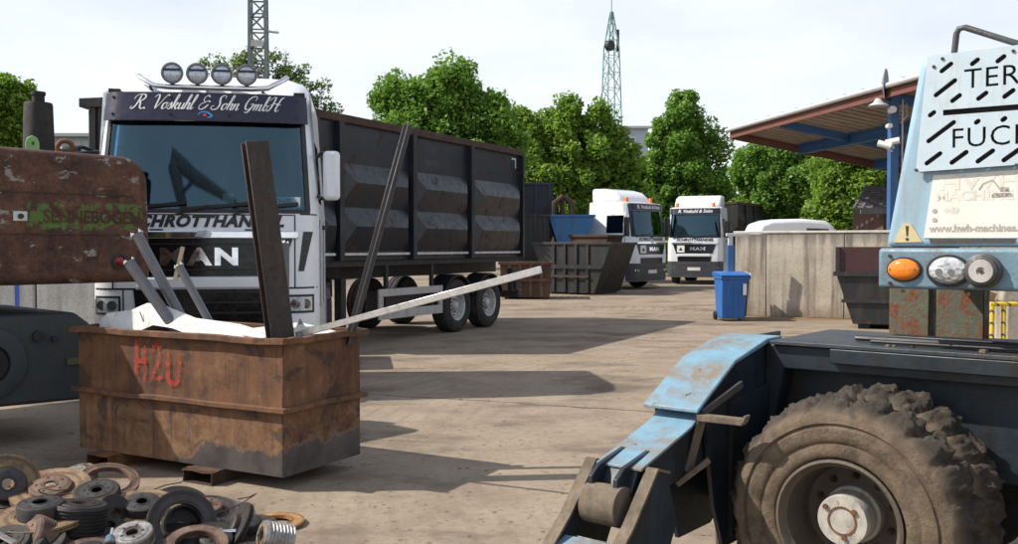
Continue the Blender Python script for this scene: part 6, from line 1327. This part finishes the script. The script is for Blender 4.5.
sign = flat([(933.5, 175.5), (1119, 163), (1119, 238), (924, 238)], yc - .0005, 0.003, 'info_sign', worn('sign_white', (0.70, 0.68, 0.63), 0.5, (0.45, 0.38, 0.28), 0.25, (0.35, 0.25, 0.15), 0.05, 4, 0.05, 0.05), body)
def sign_text(txt, size, u, v, mat, nm, sx=1.0):
    V_, F_ = text2d(txt, size, 0, 0.002, 1.0, sx); mx = min(p[0] for p in V_); o_ = fl2(u, v); m = MB(); m.add([(p[0] - mx + o_[0], yc - .0045, p[1] + o_[1]) for p in V_], F_); m.obj(nm, mat, sign)
fade = plain('faded_grey', (0.36, 0.33, 0.29), 0.6); faint = plain('faint_grey', (0.615, 0.595, 0.55), 0.6)
sign_text('www.hwh-machines.com', 0.044, 929, 229, fade, 'web_address', 0.98)
sign_text('HWH', 0.09, 940, 184, faint, 'faded_lettering', 1.5); sign_text('MACHINES', 0.06, 936, 197, faint, 'faded_lettering', 1.2)
sign_text('+49', 0.04, 944, 211, faint, 'faded_lettering', 1.0)
ic = MB()
for pts in ([(992,195),(995,193),(1012,193),(1014,197),(992,198)], [(1000,192),(1001,187),(1009,187),(1010,192)]): ic.add([(fl2(*p)[0], yc - .0045, fl2(*p)[1]) for p in pts], [tuple(range(len(pts)))])
for a_, b_ in (((1000, 189), (993, 180)), ((993, 180), (983, 184)), ((983, 184), (979, 190))):
    pa_, pb_ = fl2(*a_), fl2(*b_); ic.bar((pa_[0], yc - .0045, pa_[1]), (pb_[0], yc - .0045, pb_[1]), 0.006, 0.002, (0, 1, 0))
ic.obj('crane_picture', fade, sign)
for (u, v) in ((935, 211), (935, 220)): c = fl2(u, v); b = MB(); b.cyl((c[0], yc - .0045, c[1]), (0, 1, 0), 0.011, 0.002, 10); b.obj('contact_mark', fade, sign)
flat([(929, 238.8), (1016, 238.8), (1014, 243.5), (931, 244)], yc - .0005, 0.002, 'scraped_band', M['steel_dark'], body)
tri = flat([(893.5, 242.5), (903, 223.5), (911, 223.5), (922.5, 242)], yc - .0005, 0.004, 'warning_triangle', plain('faded_yellow', (0.52, 0.44, 0.24), 0.6, var=0.15, scale=20), body)
m = MB(); m.prism([fl2(906, 226), fl2(909, 226), fl2(908.3, 236), fl2(906.7, 236)][::-1], 'y', yc - .006, yc - .0046); c = fl2(907.5, 239.3); m.cyl((c[0], yc - .0053, c[1]), (0, 1, 0), 0.0075, 0.0014, 10); m.obj('exclamation_mark', M['dark'], tri)
hp = [onY(954, 56, 0.7), onY(956.5, 34, 0.7), onY(959, 29, 0.7), onY(965, 27.5, 0.7), onY(1010, 41.5, 0.7), onY(1060, 55, .7)]
b = MB(); b.tube(hp, 0.014, 10); b.obj('handrail', M['steel_dark'], RM, smooth=50)
# slewing post joining deck and superstructure
b = MB(); b.cyl((0.95, 1.0, 1.40), (0, 0, 1), 0.36, 0.36, 28); b.obj('slew_ring', M['m_dark'], RM, smooth=40)
# second wheel and outrigger of the far side stay out of the frame; far wheel pair of this axle
w2 = wheel(RM, (0, 1.65, 0.55), 0.55, 0.4, 1, 'y', M['mud'] if False else M['tyre'], n=24, lugs=0)
wheel(RM, (2.1, 0.2, 0.55), 0.55, 0.4, -1, 'y', n=24, lugs=0); wheel(RM, (2.1, 1.65, 0.55), 0.55, 0.4, 1, 'y', n=24, lugs=0)

# yellow railing, plank and block beyond the machine
yr = thing('yellow_railing', 'short yellow and black striped railing behind the blue machine', 'railing', (P(992, 320, 9.0).x, 9.0, 0))
def stripe_mat():
    t = NT('yellow_black'); x, y, z = t.xyz(); s_ = t.math('SINE', t.math('MULTIPLY', t.math('ADD', t.math('ADD', x, z), y), 55)); c = t.mix(t.ramp(s_, [(0.80, 0.0), (0.86, 1.0)]), (0.62, 0.45, 0.03), (0.06, 0.05, 0.035)); return t.done(c, 0.55)
ym = stripe_mat(); zr_ = zpx(304, 9)
for x in (0.0, 0.11, 0.62, 1.2): b = MB(); b.tube([(x, 0, 0), (x, 0, zr_)], 0.022, 10); b.obj('post', ym, yr, smooth=40)
for z in (zr_, zr_ * 0.55): b = MB(); b.tube([(-.02, 0, z), (1.25, 0, z)], 0.022, 10); b.obj('rail', ym, yr, smooth=40)
b = MB(); b.bar(Vector((P(978, 335, 9.2).x - .35, 9.2, 0.0)), P(992, 292, 9.2), 0.09, 0.03, (0, 1, 0)); tag(b.obj('wooden_plank', plain('raw_wood', (0.26, 0.17, 0.09), 0.85, var=0.25, scale=9, bump=.3)), 'weathered wooden plank leaning behind the yellow railing', 'plank')
cbk = thing('stone_block', 'pale concrete block at the right edge behind the yellow railing', 'block', (P(1006, 300, 10.5).x, 10.5, 0)); b = MB(); b.box(0, 1.6, 0, .8, 0, zpx(303, 10.5)); b.obj('lower_block', M['concrete'], cbk, .03); b = MB(); b.box(-.02, 1.5, .04, .76, zpx(303, 10.5) + .002, zpx(288, 10.5)); b.obj('upper_block', M['concrete'], cbk, .03)
# ---------------------------------------------------------------- heap of old brake discs and drums
def disc_mat(name, face, edge, metal=0.0, rough=0.7):
    t = NT(name); n = t.noise(18, 8, 0.7); f = t.noise(90, 4, 0.75); x, y, z = t.xyz(); r = t.math('SQRT', t.math('ADD', t.math('MULTIPLY', x, x), t.math('MULTIPLY', y, y)))
    rings = t.math('SINE', t.math('MULTIPLY', r, 900))
    c = t.ramp(t.math('ADD', t.math('MULTIPLY', n, .7), t.math('MULTIPLY', f, .3)), [(0.35, tuple(k * .45 for k in face)), (0.52, face), (0.7, tuple(min(1, k * 1.35) for k in face))])
    c = t.mix(t.ramp(t.noise(7, 8, 0.7, None, .4), [(0.50, 0.0), (0.60, 0.85)]), c, edge)
    band = t.noise(1.0, 5, 0.6, None); cr_ = t.math('MULTIPLY_ADD', t.math('SINE', t.math('ADD', t.math('MULTIPLY', r, 95), t.math('MULTIPLY', band, 9))), 0.5, 0.5)
    c = t.mix(t.ramp(cr_, [(0.55, 0.0), (0.95, 0.6)]), c, tuple(k * .55 for k in edge))
    t.bump(t.math('ADD', t.math('MULTIPLY', rings, 0.12), f), 0.45, 0.004); return t.done(c, t.ramp(n, [(0.3, rough - .15), (0.7, min(1, rough + .15))]), metal)
D = {'tan': disc_mat('disc_tan', (0.24, 0.155, 0.085), (0.10, 0.056, 0.032)), 'orange': disc_mat('disc_orange', (0.36, 0.19, 0.075), (0.17, 0.08, 0.035)),
     'grey': disc_mat('disc_grey', (0.055, 0.052, 0.052), (0.040, 0.028, 0.022), 0.3, 0.5), 'dark': disc_mat('disc_dark', (0.020, 0.018, 0.018), (0.038, 0.023, 0.016), 0.1, 0.6),
     'silver': disc_mat('disc_silver', (0.38, 0.37, 0.35), (0.17, 0.12, 0.08), 0.6, 0.35), 'pink': disc_mat('disc_rosy', (0.17, 0.10, 0.070), (0.06, 0.032, 0.023)), 'blue': worn('oily_blue', (0.10, 0.15, 0.21), 0.35, (0.06, 0.05, 0.04), .4, (.1, .05, .03), .2, 20, .2)}
GRP = 'old brake discs and drums heaped in the left corner'
def place(o, c, nrm, spin=0.0):
    q = Vector(nrm).normalized().to_track_quat('Z', 'Y'); o.rotation_mode = 'QUATERNION'; o.rotation_quaternion = q @ Euler((0, 0, spin)).to_quaternion(); o.location = c
def bolt_hole_discs(parent, rad, n, r_, z, spin=.2):  # flat black discs stand in for the shade inside the holes
    b = MB()
    for k in range(n): a = 2*math.pi*k/n + spin; b.lathe([(r_, z), (r_, z + .0012), (0, z + .0012)], 8, Matrix.Translation((rad*math.cos(a), rad*math.sin(a), 0)))
    b.obj('bolt_hole_discs', M['black'], parent)['kind'] = 'stuff'
def disc(label, c, nrm, Rr, hat=0.09, hh=0.05, col='tan', hatcol=None, hole=0.034, vent=True, n=5, cat='brake disc', name='brake_disc', spin=0.0):
    t = thing(name, label, cat, (0, 0, 0), 0, GRP); place(t, c, nrm, spin); th = 0.03; Rr *= 1.25; hat *= 1.22
    ri = hat * 0.99
    if vent: prof = [(ri, 0), (Rr, 0), (Rr, .009), (Rr*.93, .010), (Rr*.93, .016), (Rr, .017), (Rr, th), (Rr*.985, th + .001), (Rr*.97, th), (ri + .012, th), (ri + .008, th - .004), (ri, th - .004)]
    else: prof = [(ri, 0), (Rr, 0), (Rr, .012), (Rr*.97, .013), (ri, .013)]
    MB().lathe(prof, 44, None, True).obj('friction_ring', D[col], t, smooth=30)
    if vent:
        b = MB()
        for k in range(40): a = 2*math.pi*k/40; b.bar((Rr*.92*math.cos(a), Rr*.92*math.sin(a), .013), (Rr*.995*math.cos(a), Rr*.995*math.sin(a), .013), .006, .008)
        b.obj('vent_vanes', D[col], t)['kind'] = 'stuff'
    if hh:
        top = th + hh
        b = MB(); b.lathe([(hole, top - .008), (hole, top), (hat*.86, top + .001), (hat*.97, top - .004), (hat, top - .012), (hat, .002), (hat*.9, .002), (hat*.9, top - .010)], 36, None, True); h = b.obj('hat', D[hatcol or col], t, smooth=30); bolt_hole_discs(h, hat*.64, n, .0085, top + .0005)
        b = MB(); b.lathe([(hole + .012, top), (hole + .010, top + .003), (hole, top + .003), (hole, top)], 24, None, True); b.obj('hub_lip', D[hatcol or col], h, smooth=30)
    return t
def ring(label, c, nrm, Rr, ri, th, col, cat='brake ring', name='brake_ring'):
    t = thing(name, label, cat, (0, 0, 0), 0, GRP); place(t, c, nrm); Rr *= 1.18; ri *= 1.18
    MB().lathe([(ri, 0), (Rr, 0), (Rr*1.004, th*.5), (Rr, th), (ri, th), (ri*.99, th*.5)], 48, None, True).obj('friction_ring', D[col], t, smooth=30)
    MB().lathe([(ri*1.02, th), (ri*1.02, th + .003), (ri*1.08, th + .003), (ri*1.08, th)], 48, None, True).obj('wear_lip', D[col], t, smooth=30); return t
def drum(label, c, nrm, Rr, H, col, ribs=5, n=5, face=None, name='brake_drum'):
    t = thing(name, label, 'brake drum', (0, 0, 0), 0, GRP); place(t, c, nrm); Rr *= 1.15; H *= 1.1; prof = [(Rr*.88, 0), (Rr, 0)]
    for k in range(ribs): z = H * (k + .3) / ribs * .85; prof += [(Rr, z), (Rr*.955, z + .004), (Rr*.955, z + H*.08), (Rr, z + H*.08 + .004)]
    prof += [(Rr*.99, H*.9), (Rr*.93, H), (.032, H), (.032, H - .012), (Rr*.86, H - .014)]
    MB().lathe(prof, 44, None, True).obj('shell', D[col], t, smooth=28)
    f = MB().lathe([(.045, H), (.043, H + .004), (Rr*.7, H + .004), (Rr*.72, H)], 36, None, True).obj('mounting_face', D[face or col], t, smooth=30); bolt_hole_discs(f, Rr*.5, n, .008, H + .0045); return t
cam_side = lambda x=0, z=0.5: (x, -1, z)
disc('large tan brake disc standing on edge at the far left of the heap', PZ(6, 487, .24), (0.55, -0.72, 0.42), .155, .085, .05, 'tan', 'grey')
disc('wide tan brake disc with shallow dark hub, upper of the left pair', PZ(51, 492, .20), (0.06, -0.32, 1), .185, .10, .025, 'tan', 'pink', .034, spin=.5)
disc('tan brake disc with tall dark hat lying flat at the front left', PZ(41, 520, .20), (0.02, -0.10, 1), .195, .098, .075, 'tan', 'grey', .04, spin=.3)
ring('orange ring half hidden behind the wide tan brake disc', PZ(42, 484, .13), (0.1, -0.15, 1), .155, .085, .022, 'orange')
drum('pale worn drum lying at the back of the heap', PZ(76, 485, .10), (-0.25, -0.25, 1), .13, .08, 'silver', 4)
ring('brown ring leaning on the pale drum at the back of the heap', PZ(108, 483, .14), (0.22, -0.28, 0.85), .165, .115, .028, 'pink')
drum('dark brown hub drum with ring of bolt holes in mid heap', PZ(98, 503, .16), (0.05, -0.30, 1), .115, .085, 'dark', 2, 8, 'grey')
disc('pale tan brake disc with dark raised hub in mid heap', PZ(142, 513, .13), (0.12, -0.28, 1), .175, .088, .05, 'tan', 'grey', .032, spin=.1)
disc('dark grey brake disc tipped up towards the right', PZ(181, 525, .14), (0.52, -0.72, 0.42), .155, .098, -.055 if False else 0.0, 'grey', None, .06)
drum('dark cup of the tipped grey brake disc', PZ(184, 524, .14), (-0.52, 0.72, -0.42), .096, .07, 'dark', 1, 5)
disc('brake disc with rosy rusted hub on the right side of the heap', PZ(206, 515, .085), (0.10, -0.22, 1), .155, .078, .042, 'grey', 'pink', .036, spin=.7)
ring('orange brake ring lying alone on the ground right of the heap', PZ(275, 523, .012), (0.0, -0.02, 1), .150, .080, .016, 'orange')
drum('silver and rust drum lying on its side at the right end', PZ(290, 540, .085), (-0.80, -0.45, 0.28), .075, .15, 'silver', 7, 4, 'tan')
disc('dark thick disc standing on edge beside the silver drum', PZ(236, 533, .09), (-0.75, -0.35, 0.55), .14, .075, .03, 'dark')
drum('shiny silver hub with five holes at the bottom of the picture', PZ(134, 544, .13), (0.0, -0.35, 1), .095, .07, 'silver', 1, 5, 'silver', 'wheel_hub')
drum('tilted dark drum with smooth rim in front of mid heap', PZ(106, 520, .12), (0.75, -0.35, 0.45), .11, .09, 'dark', 1)
drum('black finely ribbed drum below the tall dark hat', PZ(76, 531, .12), (0.1, 0.1, 1), .135, .14, 'dark', 7)
drum('rusty ribbed drum tipped over at the bottom left', PZ(46, 545, .10), (-0.55, -0.55, 0.5), .115, .11, 'pink', 7)
ring('rosy ring edge at the bottom of the heap', PZ(196, 548, .10), (0.1, -0.3, 0.9), .14, .09, .03, 'pink')
disc('dark disc lying under the standing tan disc at left', PZ(6, 508, .12), (0.05, -0.15, 1), .20, .09, .02, 'tan', 'dark')
disc('black disc under the pale tan disc in mid heap', PZ(140, 525, .07), (0.05, -0.12, 1), .18, .09, .0, 'dark')
disc('grey disc low in front of the rosy hub disc', PZ(215, 545, .07), (0.2, -0.3, 1), .14, .075, .03, 'dark', 'grey')
def bolt(label, a, b_, r_, col):
    t = thing('shock_absorber', label, 'shock absorber', (0, 0, 0), 0, GRP); a, b_ = Vector(a), Vector(b_); MB().tube([a, a.lerp(b_, .55)], r_, 12).obj('sleeve', D[col], t, smooth=40); MB().tube([a.lerp(b_, .5), b_], r_ * .6, 12).obj('rod', M['chrome'], t, smooth=40); MB().cyl(a, (a - b_), r_ * 1.5, .02, 12).obj('end_eye', D['dark'], t, smooth=40); return t
bolt('blue oily shock absorber lying between the dark discs', PZ(206, 533, .13), PZ(236, 531, .13), .022, 'blue')
bolt('blue grey damper stub in front of the tilted dark drum', PZ(108, 548, .16), PZ(112, 530, .2), .024, 'blue')
m = MB(); m.bar(PZ(-20, 524, .24), PZ(15, 543, .20), .03, .012); tag(m.obj('flat_bar', M['alu']), 'bright flat metal bar at the bottom left corner', 'bar')
rr = random.Random(21)
NEAR = [(6, 487, 'standing tan disc'), (51, 492, 'wide tan disc'), (41, 520, 'tall dark hat'), (108, 483, 'leaning brown ring'), (98, 503, 'dark hub drum'), (142, 513, 'pale tan disc'), (181, 525, 'tipped grey disc'), (206, 515, 'rosy hub disc'), (236, 533, 'dark disc on edge'), (134, 544, 'shiny silver hub'), (76, 531, 'black ribbed drum'), (46, 545, 'rusty ribbed drum')]
TONE = {'dark': 'blackish', 'grey': 'dark grey', 'tan': 'tan', 'pink': 'reddish brown', 'orange': 'orange rusted'}
WH = [('dark', 'dark'), ('grey', 'dark'), ('dark', 'grey'), ('dark', 'dark'), ('pink', 'dark'), ('grey', 'grey'), ('dark', 'dark')]
def heap_z(u, v): return max(.02, .24 * (1 - abs(u - 20) / 250) * min(1, max(0, v - 478) / 60))
used_labels = set()
for k in range(78):
    u = -50 + 310 * ((k * 0.618) % 1); v = 492 + max(0, u - 110) * 0.22 + rr.random() ** .7 * 72
    z = heap_z(u, v) * rr.uniform(.05, .5); c = PZ(u, v, max(.012, z)); nr = (rr.uniform(-.4, .4), rr.uniform(-.5, .2), 1); a_, b_ = WH[k % 7]
    dr = k % 4 == 0; col_ = rr.choice(['dark', 'dark', 'pink']) if dr else a_
    r1, h1, h2 = rr.uniform(.09, .13), rr.uniform(.05, .09), rr.choice([.02, .04, .05])
    nu, nv, nm = min(NEAR, key=lambda q: (q[0] - u) ** 2 + 4 * (q[1] - v) ** 2)
    rel = ('left of' if u < nu else 'right of') if abs(u - nu) > 2 * abs(v - nv) else ('in front of' if v > nv else 'behind')
    label = '%s %s low in the heap, %s the %s' % (TONE[col_], 'drum' if dr else 'brake disc', rel, nm)
    if label in used_labels: continue
    used_labels.add(label)
    if dr: drum(label, c, nr, r1, h1, col_, 4)
    else: disc(label, c, nr, r1 + .04, .08, h2, a_, b_)

# flakes, wire and broken bits caught between the discs
fk = MB(); rf_ = random.Random(9)
for k in range(420):
    u = rf_.uniform(-20, 275); v = 488 + max(0, u - 110) * .2 + rf_.random() * 66; c = PZ(u, v, .006 + .6 * heap_z(u, v) * rf_.random()); s_ = rf_.uniform(.006, .028)
    a = Vector((rf_.uniform(-1, 1), rf_.uniform(-1, 1), rf_.uniform(-.5, .5))).normalized() * s_ * rf_.uniform(1, 2.6); b_ = a.orthogonal().normalized() * s_ * .5; d_ = a.cross(b_).normalized() * s_ * .25
    fk.add([c - a, c + b_ - a * .2, c + a, c - b_ + a * .1, c + d_], [(0,1,4),(1,2,4),(2,3,4),(3,0,4),(3,2,1,0)])
tag(fk.obj('metal_flakes', M['rust_dark']), 'rust flakes and broken bits lying between the brake discs', 'scrap', None, 'stuff')
for k, (u, v, nmx) in enumerate(((62, 508, 'wide tan disc'), (160, 506, 'pale tan disc'), (232, 521, 'dark disc on edge'))):
    c = PZ(u, v, .17 if k < 1 else .08); pts = [c + Vector((.16*math.cos(q*.5 + k) * (1 - q*.03), .11*math.sin(q*.5 + k*2), .02 + .012*q + .02*math.sin(q))) for q in range(12)]
    w_ = MB(); w_.tube(pts, .0035, 5); tag(w_.obj('wire', M['rust_dark'], None, 0, 2, 40), 'thin rusty wire curled over the heap by the ' + nmx, 'wire', GRP)
# ---------------------------------------------------------------- grab crane standing behind the viewer (it shows mirrored in the windscreen)
def mirrored(u, v, dist):
    """the place whose mirror image the truck windscreen shows at photo point (u, v), dist metres from the glass"""
    Tm = Matrix.Translation(TR.location) @ Matrix.Rotation(TR.rotation_euler.z, 4, 'Z'); Ti = Tm.inverted()
    o = Ti @ Vector((0, 0, CAMH)); d = (Ti.to_3x3() @ ray(u, v)).normalized(); k = 8.0
    for _ in range(30): p = o + d * k; k += (CABN.yf(p.x, p.z) - p.y) / d.y
    p = o + d * k; e = 1e-3
    n = Vector((CABN.yf(p.x + e, p.z) - CABN.yf(p.x - e, p.z), -2*e, CABN.yf(p.x, p.z + e) - CABN.yf(p.x, p.z - e))).normalized()
    r = d - n * (2 * d.dot(n)); return Tm @ (p + r * dist)
e0, e1, e2 = mirrored(170, 162, 19), mirrored(196, 178, 19.5), mirrored(236, 205, 20)
f0, f1 = mirrored(178, 185, 19), mirrored(182, 205, 19.3)
cr = thing('grab_crane', 'dark grab crane with folded boom, seen mirrored in the truck windscreen', 'crane', (f1.x, f1.y, 0)); cl = lambda v: v - Vector((f1.x, f1.y, 0))
base = cl(f1); b = MB(); b.tube([(0, 0, 2.2), base, cl(f0), cl(e0)], [.5, .45, .38, .25], 8); b.obj('boom', M['guard'], cr, smooth=40)
b = MB(); b.tube([cl(e0) + Vector((0, 0, .2)), cl(e1), cl(e2)], [.32, .28, .16], 8); b.obj('stick', M['guard'], cr, smooth=40)
b = MB(); b.tube([cl(f0) + Vector((.5, .2, -.3)), cl(e1)], .1, 8); b.obj('ram', M['pipe'], cr, smooth=40)
b = MB(); b.box(-1.4, 1.4, -1.8, 1.8, 1.3, 2.8); b.obj('superstructure', M['dark'], cr, .1); b = MB(); b.box(-1.2, 1.2, -2.2, 2.2, .5, 1.25); b.obj('undercarriage', M['dark'], cr, .05)
for sx in (-1, 1):
    for y in (-1.5, 1.5): wheel(cr, (sx * 1.2, y, .55), .55, .5, sx, n=20, lugs=0)
tip = cl(e2)
for k in range(4):
    a = k * math.pi / 2; b = MB(); b.tube([tip, tip + Vector((.5*math.cos(a), .5*math.sin(a), -.5)), tip + Vector((.15*math.cos(a), .15*math.sin(a), -1.2))], [.1, .14, .04], 6); b.obj('grab_shell', M['rust_dark'], cr, smooth=40)
